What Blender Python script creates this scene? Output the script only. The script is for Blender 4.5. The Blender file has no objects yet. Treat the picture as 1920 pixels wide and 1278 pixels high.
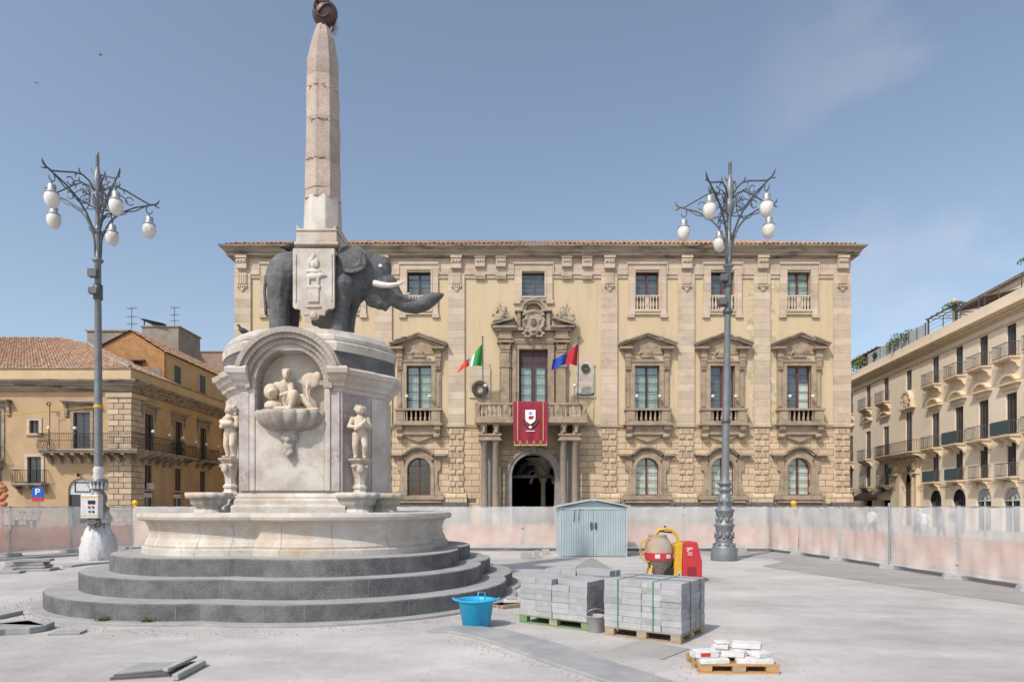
import bpy, math, random
from math import sin, cos, pi, sqrt, atan2, radians
from mathutils import Vector, Matrix
random.seed(7)
SC = bpy.context.scene
COL = SC.collection
# ------------------------------------------------------------------ camera, world, sun, exposure
F, HOR, EYE = 1200.0, 950.0, 1.8
cd = bpy.data.cameras.new("camera"); cam = bpy.data.objects.new("camera", cd); COL.objects.link(cam)
cam.location = (0, 0, EYE); cam.rotation_euler = (radians(90), 0, 0)
cd.sensor_width = 36; cd.lens = 22.5; cd.shift_y = 311/1920.0; cd.clip_end = 3000; cd.clip_start = .1
SC.camera = cam
SUN_EL, SUN_AZ = 48.0, 217.0      # azimuth clockwise from +Y : behind the camera and to the left
w = bpy.data.worlds.new("World"); SC.world = w; w.use_nodes = True
nt = w.node_tree; nt.nodes.clear()
wo = nt.nodes.new('ShaderNodeOutputWorld'); bg = nt.nodes.new('ShaderNodeBackground')
sk = nt.nodes.new('ShaderNodeTexSky'); sk.sky_type = 'NISHITA'; sk.sun_disc = False
sk.sun_elevation = radians(SUN_EL); sk.sun_rotation = radians(SUN_AZ)
sk.air_density = 1.0; sk.dust_density = 2.2; sk.ozone_density = 1.6; sk.altitude = 10
hs = nt.nodes.new('ShaderNodeHueSaturation'); hs.inputs['Saturation'].default_value = .84; hs.inputs['Value'].default_value = 1.05; hs.inputs['Hue'].default_value = .4945
tc = nt.nodes.new('ShaderNodeTexCoord'); mp = nt.nodes.new('ShaderNodeMapping'); mp.inputs['Scale'].default_value = (1.6, 1.6, 2.6)
mp.inputs['Location'].default_value = (3.1, .4, 1.7)
nz = nt.nodes.new('ShaderNodeTexNoise'); nz.inputs['Scale'].default_value = 2.6; nz.inputs['Detail'].default_value = 7
cr = nt.nodes.new('ShaderNodeValToRGB'); cr.color_ramp.elements[0].position = .50; cr.color_ramp.elements[1].position = .72
cr.color_ramp.elements[1].color = (.34, .34, .34, 1)
mx = nt.nodes.new('ShaderNodeMixRGB'); mx.inputs[2].default_value = (5.6, 5.2, 5.1, 1)
L = nt.links.new
L(sk.outputs[0], hs.inputs['Color']); L(tc.outputs['Generated'], mp.inputs[0]); L(mp.outputs[0], nz.inputs[0]); L(nz.outputs[0], cr.inputs[0])
sep = nt.nodes.new('ShaderNodeSeparateXYZ'); mr = nt.nodes.new('ShaderNodeMapRange'); mr.inputs['From Min'].default_value = .28; mr.inputs['From Max'].default_value = .55; mu = nt.nodes.new('ShaderNodeMath'); mu.operation = 'MULTIPLY'
L(tc.outputs['Generated'], sep.inputs[0]); L(sep.outputs[0], mr.inputs['Value']); L(cr.outputs[0], mu.inputs[0]); L(mr.outputs[0], mu.inputs[1]); L(mu.outputs[0], mx.inputs[0]); L(hs.outputs[0], mx.inputs[1]); L(mx.outputs[0], bg.inputs[0]); L(bg.outputs[0], wo.inputs[0])
bg.inputs[1].default_value = .142
sd = bpy.data.lights.new("sun", 'SUN'); sd.energy = 2.85; sd.angle = radians(1.8); sd.color = (1, .95, .88)
so = bpy.data.objects.new("sun", sd); COL.objects.link(so)
az, el = radians(SUN_AZ), radians(SUN_EL)
sv = Vector((sin(az)*cos(el), cos(az)*cos(el), sin(el)))
so.rotation_euler = sv.to_track_quat('Z', 'Y').to_euler(); so.location = (-20, -20, 60)
SC.view_settings.view_transform = 'Standard'; SC.view_settings.look = 'None'
SC.view_settings.exposure = 0.24; SC.view_settings.gamma = 1
SC.render.engine = 'CYCLES'; SC.render.resolution_x = 1024; SC.render.resolution_y = 681
# ------------------------------------------------------------------ materials
def newmat(name):
    m = bpy.data.materials.new(name); m.use_nodes = True
    n = m.node_tree; b = n.nodes['Principled BSDF']
    return m, n, b
def ramp(n, p0, p1, c0=(0,0,0,1), c1=(1,1,1,1)):
    r = n.nodes.new('ShaderNodeValToRGB'); e = r.color_ramp.elements
    e[0].position = p0; e[1].position = p1; e[0].color = c0; e[1].color = c1
    return r
def c4(c): return (c[0], c[1], c[2], 1)
def M(name, c1, c2=None, scale=3, rough=.85, bump=.15, bs=40, metal=0, stain=None, sscale=.7, samt=(.52, .7), stretch=(1,1,1), spec=.3, brick=None, veins=None, island=0):
    m, n, b = newmat(name); l = n.links.new
    b.inputs['Roughness'].default_value = rough; b.inputs['Metallic'].default_value = metal
    b.inputs['Specular IOR Level'].default_value = spec
    t = n.nodes.new('ShaderNodeTexCoord'); mpn = n.nodes.new('ShaderNodeMapping'); mpn.inputs['Scale'].default_value = stretch
    l(t.outputs['Object'], mpn.inputs[0])
    c2 = c2 or tuple(x*.75 for x in c1)
    no = n.nodes.new('ShaderNodeTexNoise'); no.inputs['Scale'].default_value = scale; no.inputs['Detail'].default_value = 8; no.inputs['Roughness'].default_value = .62
    l(mpn.outputs[0], no.inputs[0])
    r = ramp(n, .33, .68, c4(c1), c4(c2)); l(no.outputs[0], r.inputs[0]); out = r.outputs[0]
    if stain:
        s = n.nodes.new('ShaderNodeTexNoise'); s.inputs['Scale'].default_value = sscale; s.inputs['Detail'].default_value = 9; s.inputs['Roughness'].default_value = .7
        l(mpn.outputs[0], s.inputs[0]); sr = ramp(n, samt[0], samt[1]); l(s.outputs[0], sr.inputs[0])
        x = n.nodes.new('ShaderNodeMixRGB'); x.inputs[2].default_value = c4(stain); l(sr.outputs[0], x.inputs[0]); l(out, x.inputs[1]); out = x.outputs[0]
    if veins:
        vc, vs, vw = veins
        d = n.nodes.new('ShaderNodeTexNoise'); d.inputs['Scale'].default_value = vs*.8; d.inputs['Detail'].default_value = 6
        l(t.outputs['Object'], d.inputs[0])
        ab = n.nodes.new('ShaderNodeMath'); ab.operation = 'SUBTRACT'; ab.inputs[1].default_value = .5; l(d.outputs[0], ab.inputs[0])
        a2 = n.nodes.new('ShaderNodeMath'); a2.operation = 'ABSOLUTE'; l(ab.outputs[0], a2.inputs[0])
        vr = ramp(n, 0, vw, (1,1,1,1), (0,0,0,1)); l(a2.outputs[0], vr.inputs[0])
        x = n.nodes.new('ShaderNodeMixRGB'); x.inputs[2].default_value = c4(vc); l(vr.outputs[0], x.inputs[0]); l(out, x.inputs[1]); out = x.outputs[0]
    hgt = None
    if brick:      # (width, height, mortar size, mortar colour, axes)
        bw, bh, ms, mc, axs = brick
        sx = n.nodes.new('ShaderNodeSeparateXYZ'); cx = n.nodes.new('ShaderNodeCombineXYZ'); l(t.outputs['Object'], sx.inputs[0])
        l(sx.outputs[axs[0]], cx.inputs[0]); l(sx.outputs[axs[1]], cx.inputs[1])
        bt = n.nodes.new('ShaderNodeTexBrick'); bt.inputs['Scale'].default_value = 1; bt.inputs['Brick Width'].default_value = bw; bt.inputs['Row Height'].default_value = bh
        bt.inputs['Mortar Size'].default_value = ms; bt.inputs['Mortar Smooth'].default_value = .3; bt.inputs['Bias'].default_value = 0
        bt.inputs['Color1'].default_value = (1.06,1.04,1.0,1); bt.inputs['Color2'].default_value = (.84,.82,.80,1); bt.inputs['Mortar'].default_value = c4(mc)
        l(cx.outputs[0], bt.inputs[0])
        x = n.nodes.new('ShaderNodeMixRGB'); x.blend_type = 'MULTIPLY'; x.inputs[0].default_value = 1; l(out, x.inputs[1]); l(bt.outputs[0], x.inputs[2]); out = x.outputs[0]
        hgt = bt.outputs['Fac']
    if island:
        g = n.nodes.new('ShaderNodeNewGeometry'); ir = ramp(n, 0, 1, (1-island,)*3+(1,), (1+island*.5,)*3+(1,)); l(g.outputs['Random Per Island'], ir.inputs[0])
        x = n.nodes.new('ShaderNodeMixRGB'); x.blend_type = 'MULTIPLY'; x.inputs[0].default_value = 1; l(out, x.inputs[1]); l(ir.outputs[0], x.inputs[2]); out = x.outputs[0]
    l(out, b.inputs['Base Color'])
    if bump or hgt:
        bn = n.nodes.new('ShaderNodeTexNoise'); bn.inputs['Scale'].default_value = bs; bn.inputs['Detail'].default_value = 6
        l(t.outputs['Object'], bn.inputs[0])
        bu = n.nodes.new('ShaderNodeBump'); bu.inputs['Strength'].default_value = bump; bu.inputs['Distance'].default_value = .03
        l(bn.outputs[0], bu.inputs['Height']); last = bu
        if hgt:
            b2 = n.nodes.new('ShaderNodeBump'); b2.invert = True; b2.inputs['Strength'].default_value = .8; b2.inputs['Distance'].default_value = .05
            l(hgt, b2.inputs['Height']); l(bu.outputs[0], b2.inputs['Normal']); last = b2
        l(last.outputs[0], b.inputs['Normal'])
    return m
def simple(name, c, rough=.6, metal=0, spec=.4, var=.12, scale=9, bump=.05): return M(name, c, tuple(x*(1-var*2) for x in c), scale, rough, bump, 60, metal, spec=spec)
def netting(name, c, alpha, sc):
    m, n, b = newmat(name); l = n.links.new; n.nodes.remove(b); o = n.nodes['Material Output']
    tr = n.nodes.new('ShaderNodeBsdfTransparent'); di = n.nodes.new('ShaderNodeBsdfDiffuse'); tl = n.nodes.new('ShaderNodeBsdfTranslucent')
    t = n.nodes.new('ShaderNodeTexCoord'); no = n.nodes.new('ShaderNodeTexNoise'); no.inputs['Scale'].default_value = sc; no.inputs['Detail'].default_value = 5
    l(t.outputs['Object'], no.inputs[0])
    r = ramp(n, .3, .72, c4(tuple(x*.86 for x in c)), c4(c)); l(no.outputs[0], r.inputs[0]); l(r.outputs[0], di.inputs[0]); l(r.outputs[0], tl.inputs[0])
    r2 = ramp(n, .25, .8, (alpha*.85,)*3+(1,), (min(1, alpha*1.1),)*3+(1,)); l(no.outputs[0], r2.inputs[0])
    a = n.nodes.new('ShaderNodeMixShader'); a.inputs[0].default_value = .22; l(di.outputs[0], a.inputs[1]); l(tl.outputs[0], a.inputs[2])
    x = n.nodes.new('ShaderNodeMixShader'); l(r2.outputs[0], x.inputs[0]); l(tr.outputs[0], x.inputs[1]); l(a.outputs[0], x.inputs[2]); l(x.outputs[0], o.inputs[0])
    return m
def glass(name, alpha=.25, tint=(.75,.85,.85), rough=.03):
    m, n, b = newmat(name); l = n.links.new; n.nodes.remove(b); o = n.nodes['Material Output']
    tr = n.nodes.new('ShaderNodeBsdfTransparent'); tr.inputs[0].default_value = c4(tint); g = n.nodes.new('ShaderNodeBsdfGlossy'); g.inputs['Roughness'].default_value = rough; g.inputs[0].default_value = (.8,.85,.9,1)
    x = n.nodes.new('ShaderNodeMixShader'); x.inputs[0].default_value = alpha; l(tr.outputs[0], x.inputs[1]); l(g.outputs[0], x.inputs[2]); l(x.outputs[0], o.inputs[0])
    return m
m_ground = M('dusty_paving', (.54,.505,.475), (.43,.405,.385), .9, .9, .3, 9, stain=(.315,.295,.28), sscale=.3, samt=(.44,.68), stretch=(.8,1.2,1), brick=(.9,.45,.006,(.9,.9,.9),(0,1)))
for nd in m_ground.node_tree.nodes:
    if nd.type == 'TEX_BRICK': nd.inputs['Color1'].default_value = (1.0,1.0,1.0,1); nd.inputs['Color2'].default_value = (.94,.94,.945,1); nd.inputs['Mortar'].default_value = (.86,.86,.87,1)
    if nd.type == 'BUMP' and nd.invert: nd.inputs['Strength'].default_value = .2
m_asphalt = M('worn_grey_paving', (.34,.325,.305), (.25,.24,.23), .8, .9, .3, 25, stain=(.33,.32,.31), sscale=.5, samt=(.5,.75))
m_kerb = M('grey_kerb_stone', (.34,.335,.33), (.25,.25,.25), 2, .85, .25, 25, stain=(.42,.41,.40), sscale=1.2)
m_lava = M('grey_lava_stone', (.128,.128,.130), (.082,.083,.085), 5, .8, .5, 30, stain=(.215,.21,.205), sscale=1.6, samt=(.42,.72))
m_lavatop = M('pale_lava_stone', (.36,.35,.34), (.26,.255,.25), 2.2, .9, .3, 30, stain=(.36,.355,.34), sscale=1.0, samt=(.45,.75))  # paler lava stone for treads, footing and infill; risers use the darker one
m_marble = M('weathered_white_marble', (.60,.565,.515), (.46,.41,.355), 1.4, .6, .2, 18, stain=(.37,.275,.185), sscale=.9, samt=(.46,.72), veins=((.45,.41,.37), 1.1, .008), spec=.35)
m_marble2 = M('greyed_white_marble', (.60,.555,.49), (.44,.395,.345), 2.0, .6, .2, 18, stain=(.31,.255,.205), sscale=1.5, samt=(.45,.70), veins=((.42,.40,.38), 1.3, .007))
m_veined = M('veined_pink_grey_marble', (.49,.445,.415), (.35,.305,.29), 2.3, .5, .12, 25, stain=(.31,.25,.235), sscale=1.5, samt=(.48,.66), veins=((.54,.50,.46), 2.6, .013))
m_moss = M('stained_grey_marble', (.46,.405,.35), (.27,.235,.205), 2.4, .75, .25, 30, stain=(.44,.35,.25), sscale=1.5)
m_statue = M('warm_carved_stone', (.62,.53,.42), (.48,.39,.29), 3.5, .75, .2, 35, stain=(.34,.28,.22), sscale=2, samt=(.56,.8))
m_pink = M('pink_granite', (.46,.37,.32), (.37,.295,.255), 5, .78, .5, 22, stain=(.50,.43,.37), sscale=2.2, samt=(.46,.7), brick=(4, .95, .003, (.6,.55,.52), (0,2)))
m_ele = M('black_basalt', (.125,.127,.130), (.070,.072,.075), 4, .72, 1.0, 11, stain=(.20,.197,.19), sscale=2.2, samt=(.52,.75), spec=.35)
m_ivory = simple('ivory_stone', (.72,.68,.60), .4)
m_plaster = M('ochre_plaster', (.575,.455,.295), (.52,.41,.265), .5, .9, .1, 12, stain=(.39,.315,.20), sscale=.8, samt=(.50,.80), stretch=(1.6,1,.22))
def patchy(m):      # bare, peeled and weather-greened render beside the fifth window bay
    n = m.node_tree; l = n.links.new; b = n.nodes['Principled BSDF']; src = b.inputs['Base Color'].links[0].from_socket
    t = n.nodes.new('ShaderNodeTexCoord'); s = n.nodes.new('ShaderNodeSeparateXYZ'); l(t.outputs['Object'], s.inputs[0])
    no = n.nodes.new('ShaderNodeTexNoise'); no.inputs['Scale'].default_value = .9; no.inputs['Detail'].default_value = 8; no.inputs['Distortion'].default_value = 1.2; l(t.outputs['Object'], no.inputs[0])
    d = n.nodes.new('ShaderNodeMath'); d.operation = 'SUBTRACT'; d.inputs[1].default_value = 18.6; l(s.outputs[0], d.inputs[0])
    a = n.nodes.new('ShaderNodeMath'); a.operation = 'ABSOLUTE'; l(d.outputs[0], a.inputs[0])
    mr_ = n.nodes.new('ShaderNodeMapRange'); mr_.inputs['From Min'].default_value = .6; mr_.inputs['From Max'].default_value = 2.2; mr_.inputs['To Min'].default_value = .16; mr_.inputs['To Max'].default_value = -.35; l(a.outputs[0], mr_.inputs['Value'])
    ad = n.nodes.new('ShaderNodeMath'); l(no.outputs[0], ad.inputs[0]); l(mr_.outputs[0], ad.inputs[1])
    r = ramp(n, .52, .56); l(ad.outputs[0], r.inputs[0])
    r2 = ramp(n, .45, .6, (.42,.35,.20,1), (.60,.52,.38,1)); n2 = n.nodes.new('ShaderNodeTexNoise'); n2.inputs['Scale'].default_value = 2.3; n2.inputs['Detail'].default_value = 6; l(t.outputs['Object'], n2.inputs[0]); l(n2.outputs[0], r2.inputs[0])
    x = n.nodes.new('ShaderNodeMixRGB'); l(r.outputs[0], x.inputs[0]); l(src, x.inputs[1]); l(r2.outputs[0], x.inputs[2]); l(x.outputs[0], b.inputs['Base Color'])
patchy(m_plaster)
m_stone = M('pale_facade_stone', (.58,.485,.385), (.50,.41,.32), .9, .88, .15, 9, stain=(.36,.28,.205), sscale=.7, samt=(.50,.78), brick=(9, .62, .005, (.86,.84,.82), (0,2)))
m_trim = M('carved_beige_stone', (.40,.31,.22), (.28,.215,.15), 1.8, .88, .35, 9, stain=(.17,.135,.105), sscale=1.1, samt=(.50,.72))
m_cornice = M('weathered_cornice_stone', (.41,.335,.255), (.27,.22,.165), 1.2, .9, .4, 7, stain=(.095,.08,.07), sscale=1.4, samt=(.50,.64), stretch=(.35,1,2.2))
m_rust = M('rusticated_limestone', (.60,.475,.335), (.51,.39,.265), 1.4, .9, .2, 9, stain=(.40,.29,.18), sscale=.6, samt=(.56,.8), brick=(1.25, .50, .022, (.38,.32,.27), (0,2)))
m_block = M('tooled_limestone_block', (.56,.44,.31), (.44,.34,.23), 1.8, .9, .3, 12, stain=(.32,.24,.16), sscale=1.1, samt=(.55,.75), island=.22)
m_plinth = M('dark_plinth_stone', (.15,.14,.13), (.10,.095,.09), 3, .85, .3, 12, brick=(.75, .3, .015, (1.9,1.8,1.6), (0,2)))
m_column = M('grey_brown_column_stone', (.29,.24,.19), (.22,.18,.145), 3, .7, .15, 20)
m_arch = M('grey_arch_stone', (.29,.27,.245), (.22,.20,.185), 3, .7, .15, 20)
m_tile = M('terracotta_roof_tiles', (.40,.22,.14), (.24,.13,.09), 2.6, .9, .4, 12, stain=(.46,.35,.24), sscale=3.0, samt=(.46,.62))
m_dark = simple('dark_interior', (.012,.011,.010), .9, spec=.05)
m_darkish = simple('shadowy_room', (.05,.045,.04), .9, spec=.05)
m_red = simple('dark_red_window_paint', (.145,.034,.034), .5)
m_brown = simple('dark_brown_window_paint', (.055,.03,.025), .5)
m_door = simple('purple_brown_door_paint', (.075,.045,.05), .55)
m_curt = M('pale_green_curtain', (.46,.51,.44), (.25,.30,.265), 6, .9, 0, stretch=(9,1,.3))
m_curtw = M('white_curtain', (.78,.78,.72), (.52,.53,.49), 6, .9, 0, stretch=(9,1,.3))
m_greyroom = simple('plain_grey', (.12,.13,.14), .7)  # even grey for the dim-room sheets behind windows and for floodlight lenses
m_glass = glass('window_glass', .07, (.93,.97,.95))
m_pane = simple('dark_window_glass', (.035,.042,.05), .12, spec=.7, bump=0)
m_iron = simple('black_wrought_iron', (.022,.022,.024), .55, .3)
m_lamp = M('grey_painted_cast_iron', (.21,.222,.232), (.15,.16,.168), 6, .45, .12, 40, metal=.25, spec=.5)
m_lampd = M('dark_grey_painted_iron', (.115,.122,.13), (.075,.08,.086), 6, .5, .12, 40, metal=.25, spec=.5)
m_globe = simple('opal_globe_glass', (.70,.66,.60), .25, spec=.6, var=.04, bump=0)
m_steel = simple('galvanised_steel', (.42,.43,.44), .45, .6)
m_net = netting('white_debris_netting', (.84,.83,.80), .66, 1.3)
m_neto = netting('orange_plastic_netting', (.95,.36,.17), .9, 2.2)
m_conc = simple('concrete_block', (.42,.41,.39), .9, bump=.3)
m_shed = M('pale_blue_grey_sheet_metal', (.44,.52,.535), (.37,.45,.465), 2, .5, .06, 20, metal=.1, stain=(.38,.42,.42), sscale=1.5, spec=.4)
m_paver = M('light_grey_concrete_paver', (.40,.40,.405), (.31,.31,.315), 3, .92, .3, 45, stain=(.47,.47,.465), sscale=2.5, island=.16)
m_wood = M('raw_pallet_wood', (.40,.32,.235), (.28,.215,.15), 6, .9, .2, 30, stretch=(1,6,6))
m_woodo = M('orange_pallet_wood', (.52,.32,.15), (.38,.22,.10), 6, .9, .2, 30, stretch=(1,6,6))
m_green = M('green_painted_wood', (.14,.28,.12), (.22,.24,.15), 6, .85, .2, 30)
m_strap = simple('green_plastic_strap', (.03,.25,.14), .5)
m_strapk = simple('grey_plastic_strap', (.09,.10,.10), .5)
m_blue = simple('bright_blue_plastic', (.02,.36,.62), .4, var=.05)
m_white = simple('white_plaster_slab', (.68,.66,.64), .9, bump=.2)
m_film = simple('white_plastic_film', (.62,.62,.61), .4, var=.08, bump=.3)
m_yellow = M('worn_yellow_paint', (.66,.39,.03), (.50,.29,.04), 8, .5, .1, 30)
m_redp = M('red_machine_paint', (.52,.03,.035), (.40,.03,.035), 5, .45, .05, 30, spec=.5)
m_drum = M('cement_caked_orange_drum', (.40,.36,.31), (.36,.25,.17), 3, .85, .3, 25)
m_drumg = simple('cement_grey_drum', (.22,.19,.16), .9, bump=.3)
m_wall1 = M('weathered_ochre_render', (.50,.35,.205), (.42,.285,.165), .5, .92, .12, 14, stain=(.34,.235,.15), sscale=.35, samt=(.5,.72))
m_wall1p = M('pale_ochre_parapet_render', (.58,.44,.27), (.50,.37,.23), .8, .92, .1, 14, stain=(.30,.22,.15), sscale=.6, samt=(.6,.8))
m_brick = M('orange_brickwork', (.50,.28,.13), (.36,.19,.09), 2.0, .92, .2, 14, brick=(.42, .17, .014, (1.15,1.1,1.0), (0,2)))
m_grey = M('grey_cement_render', (.31,.27,.23), (.235,.20,.175), 1.2, .92, .15, 10, stain=(.18,.15,.13), sscale=.8)
m_wall2 = M('cream_facade_render', (.80,.68,.53), (.73,.61,.47), .4, .9, .06, 14, stain=(.50,.41,.31), sscale=.3, samt=(.55,.85), stretch=(1,1,.6))
m_trim2 = M('honey_limestone_trim', (.70,.57,.40), (.60,.47,.32), 1.6, .9, .12, 12)
m_shut = simple('brown_shutter_paint', (.10,.055,.04), .7)
m_shutg = simple('slate_green_shutter_paint', (.06,.085,.09), .6)
m_leaf = M('green_leaves', (.085,.16,.03), (.045,.10,.02), 12, .7, .1, 40)
m_dryleaf = M('dry_yellow_green_leaves', (.26,.26,.08), (.14,.17,.05), 12, .7, .1, 40)
m_canvas = simple('brown_canvas', (.17,.125,.09), .85)
m_wcanvas = simple('white_panel', (.62,.62,.60), .5)
m_bannerred = M('crimson_velvet_banner', (.27,.022,.045), (.21,.018,.035), 3, .75, .1, 20)
m_gold = simple('gold_fringe', (.52,.38,.15), .6)
m_fg = simple('green_flag_cloth', (.02,.27,.06), .8, var=.05); m_fw = simple('white_flag_cloth', (.75,.75,.72), .8, var=.03); m_fr = simple('red_flag_cloth', (.62,.06,.03), .8, var=.05)
m_fr2 = simple('crimson_flag_cloth', (.42,.02,.03), .8, var=.05); m_fb = simple('blue_flag_cloth', (.02,.06,.34), .8, var=.05)
m_sblue = simple('sign_blue_enamel', (.01,.10,.42), .4, var=.03); m_swhite = simple('sign_white_enamel', (.8,.8,.8), .4, var=.02)
m_amber = simple('amber_lamp_plastic', (.85,.45,.01), .3, var=.05)
m_rubber = simple('black_rubber', (.02,.02,.02), .8)
m_feather = simple('dark_pigeon_feather', (.05,.05,.06), .7)
m_wreath = simple('dried_laurel_leaves', (.08,.075,.055), .9, bump=.4)
m_bronze = M('purple_brown_bronze', (.13,.075,.07), (.08,.05,.05), 5, .5, .15, 30, metal=.3)
m_skin = simple('skin', (.48,.29,.21), .6, var=.04)
m_hair = simple('dark_hair', (.03,.02,.015), .7)
# ------------------------------------------------------------------ mesh helpers
class MB:
    def __init__(s): s.v = []; s.f = []; s.mi = []; s.cur = 0; s.sm = []; s.T = None; s.smooth = False
    def _add(s, vs, fs, smooth=None):
        o = len(s.v)
        if s.T: vs = [tuple(s.T @ Vector(p)) for p in vs]
        s.v += [tuple(p) for p in vs]
        for f in fs: s.f.append(tuple(i+o for i in f)); s.mi.append(s.cur); s.sm.append(s.smooth if smooth is None else smooth)
        return s
    def box(s, x0, x1, y0, y1, z0, z1):
        if x0 > x1: x0, x1 = x1, x0
        if y0 > y1: y0, y1 = y1, y0
        if z0 > z1: z0, z1 = z1, z0
        return s._add([(x0,y0,z0),(x1,y0,z0),(x1,y1,z0),(x0,y1,z0),(x0,y0,z1),(x1,y0,z1),(x1,y1,z1),(x0,y1,z1)],
                      [(0,3,2,1),(4,5,6,7),(0,1,5,4),(1,2,6,5),(2,3,7,6),(3,0,4,7)])
    def prism(s, poly, ax, a, b):
        n = len(poly); area = sum(poly[i][0]*poly[(i+1)%n][1]-poly[(i+1)%n][0]*poly[i][1] for i in range(n))
        if area < 0: poly = poly[::-1]
        if a > b: a, b = b, a
        if ax == 'z': A = [(p[0],p[1],a) for p in poly]; B = [(p[0],p[1],b) for p in poly]; flip = False
        elif ax == 'y': A = [(p[0],a,p[1]) for p in poly]; B = [(p[0],b,p[1]) for p in poly]; flip = True
        else: A = [(a,p[0],p[1]) for p in poly]; B = [(b,p[0],p[1]) for p in poly]; flip = False
        fs = [tuple(range(n-1,-1,-1)), tuple(range(n, 2*n))] + [(i,(i+1)%n,n+(i+1)%n,n+i) for i in range(n)]
        if flip: fs = [f[::-1] for f in fs]
        return s._add(A+B, fs)
    def rings(s, rings, cap=True, smooth=True, closed=True):
        n = len(rings[0]); vs = [p for r in rings for p in r]; fs = []
        for k in range(len(rings)-1):
            for i in range(n if closed else n-1):
                j = (i+1) % n; fs.append((k*n+i, k*n+j, (k+1)*n+j, (k+1)*n+i))
        s._add(vs, fs, smooth)
        if cap: s._add([*rings[0], *rings[-1]], [tuple(range(n-1,-1,-1)), tuple(range(n,2*n))], False)
        return s
    def lathe(s, prof, cx=0, cy=0, n=16, sx=1, sy=1, flute=0, nf=0, smooth=True):
        return s.rings([[(cx+r*sx*(1+flute*cos(nf*2*pi*i/n))*cos(2*pi*i/n), cy+r*sy*(1+flute*cos(nf*2*pi*i/n))*sin(2*pi*i/n), z) for i in range(n)] for r, z in prof], True, smooth)
    def tube(s, pts, r, n=8, cap=True):
        pts = [Vector(p) for p in pts]; m = len(pts); rr = r if isinstance(r, (list, tuple)) else [r]*m
        rings = []; up = Vector((.13,.21,.97)).normalized(); pu = None
        for i, p in enumerate(pts):
            d = (pts[min(i+1,m-1)]-pts[max(i-1,0)]).normalized()
            if pu is None: pu = d.cross(up); pu = pu.normalized() if pu.length > 1e-4 else d.orthogonal().normalized()
            else: pu = (pu-d*pu.dot(d)).normalized()
            q = d.cross(pu)
            rings.append([tuple(p+(pu*cos(2*pi*k/n)+q*sin(2*pi*k/n))*rr[i]) for k in range(n)])
        return s.rings(rings, cap)
    def sph(s, c, rx, ry=None, rz=None, n=12, rot=None):
        ry = rx if ry is None else ry; rz = rx if rz is None else rz; m = max(6, n//2+1)
        vs = [Vector((rx*sin(pi*j/m)*cos(2*pi*i/n), ry*sin(pi*j/m)*sin(2*pi*i/n), -rz*cos(pi*j/m))) for j in range(1, m) for i in range(n)]
        vs += [Vector((0,0,-rz)), Vector((0,0,rz))]; R = rot or Matrix.Identity(3)
        vs = [tuple(R @ v + Vector(c)) for v in vs]; b = (m-1)*n; fs = []
        for j in range(m-2):
            for i in range(n): k = (i+1)%n; fs.append((j*n+i, j*n+k, (j+1)*n+k, (j+1)*n+i))
        for i in range(n): k = (i+1)%n; fs.append((b, k, i)); fs.append((b+1, (m-2)*n+i, (m-2)*n+k))
        return s._add(vs, fs, True)
    def cap(s, a, b, ra, rb=None, n=10):     # tapered capsule, for blobs
        rb = ra if rb is None else rb
        s.tube([a, b], [ra, rb], n); s.sph(a, ra, n=n); s.sph(b, rb, n=n); return s
    def limb(s, pts, rr, n=10):
        for i in range(len(pts)-1): s.cap(pts[i], pts[i+1], rr[i], rr[i+1], n)
        return s
    def quad(s, a, b, c, d): return s._add([a,b,c,d], [(0,1,2,3)])
    def arc(s, cx, cz, r0, r1, y0, y1, a0=0, a1=180, n=20):   # arch band in xz plane
        A = [radians(a0+(a1-a0)*i/n) for i in range(n+1)]
        po = [(cx+r1*cos(a), cz+r1*sin(a)) for a in A]; pi_ = [(cx+r0*cos(a), cz+r0*sin(a)) for a in A]
        for i in range(n): s.prism([po[i], po[i+1], pi_[i+1], pi_[i]], 'y', y0, y1)
        return s
    def build(s, name, mat, parent=None, bevel=0, seg=2, loc=None, rot=None, autos=False):
        me = bpy.data.meshes.new(name); me.from_pydata(s.v, [], s.f); me.update()
        for mm in (mat if isinstance(mat, (list,tuple)) else [mat]): me.materials.append(mm)
        for p, i, sm in zip(me.polygons, s.mi, s.sm): p.material_index = i; p.use_smooth = sm
        o = bpy.data.objects.new(name, me); COL.objects.link(o)
        if parent: o.parent = parent
        if loc: o.location = loc
        if rot: o.rotation_euler = rot
        if bevel:
            b = o.modifiers.new('bevel', 'BEVEL'); b.width = bevel; b.segments = seg; b.limit_method = 'ANGLE'; b.angle_limit = radians(40)
        return o
    def blob(s, name, mat, parent=None, voxel=.02, it=4, loc=None, rot=None, disp=0):
        o = s.build('_tmp', mat); r = o.modifiers.new('r', 'REMESH'); r.mode = 'VOXEL'; r.voxel_size = voxel; r.use_smooth_shade = True
        sm = o.modifiers.new('s', 'SMOOTH'); sm.iterations = it; sm.factor = .5
        dg = bpy.context.evaluated_depsgraph_get(); me = bpy.data.meshes.new_from_object(o.evaluated_get(dg)); me.name = name
        bpy.data.objects.remove(o)
        if not me.materials: me.materials.append(mat)
        for p in me.polygons: p.use_smooth = True
        q = bpy.data.objects.new(name, me); COL.objects.link(q)
        if parent: q.parent = parent
        if loc: q.location = loc
        if rot: q.rotation_euler = rot
        return q
def tag(o, label=None, cat=None, group=None, kind=None):
    if label: o['label'] = label
    if cat: o['category'] = cat; o['kind'] = 'thing'
    if group: o['group'] = group
    if kind: o['kind'] = kind
    return o
def thing(name, label, cat, loc=(0,0,0), rz=0, group=None, rot=None):
    o = bpy.data.objects.new(name, None); o.empty_display_size = .2; COL.objects.link(o)
    o.location = loc; o.rotation_euler = rot or (0,0,rz); return tag(o, label, cat, group)
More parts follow.
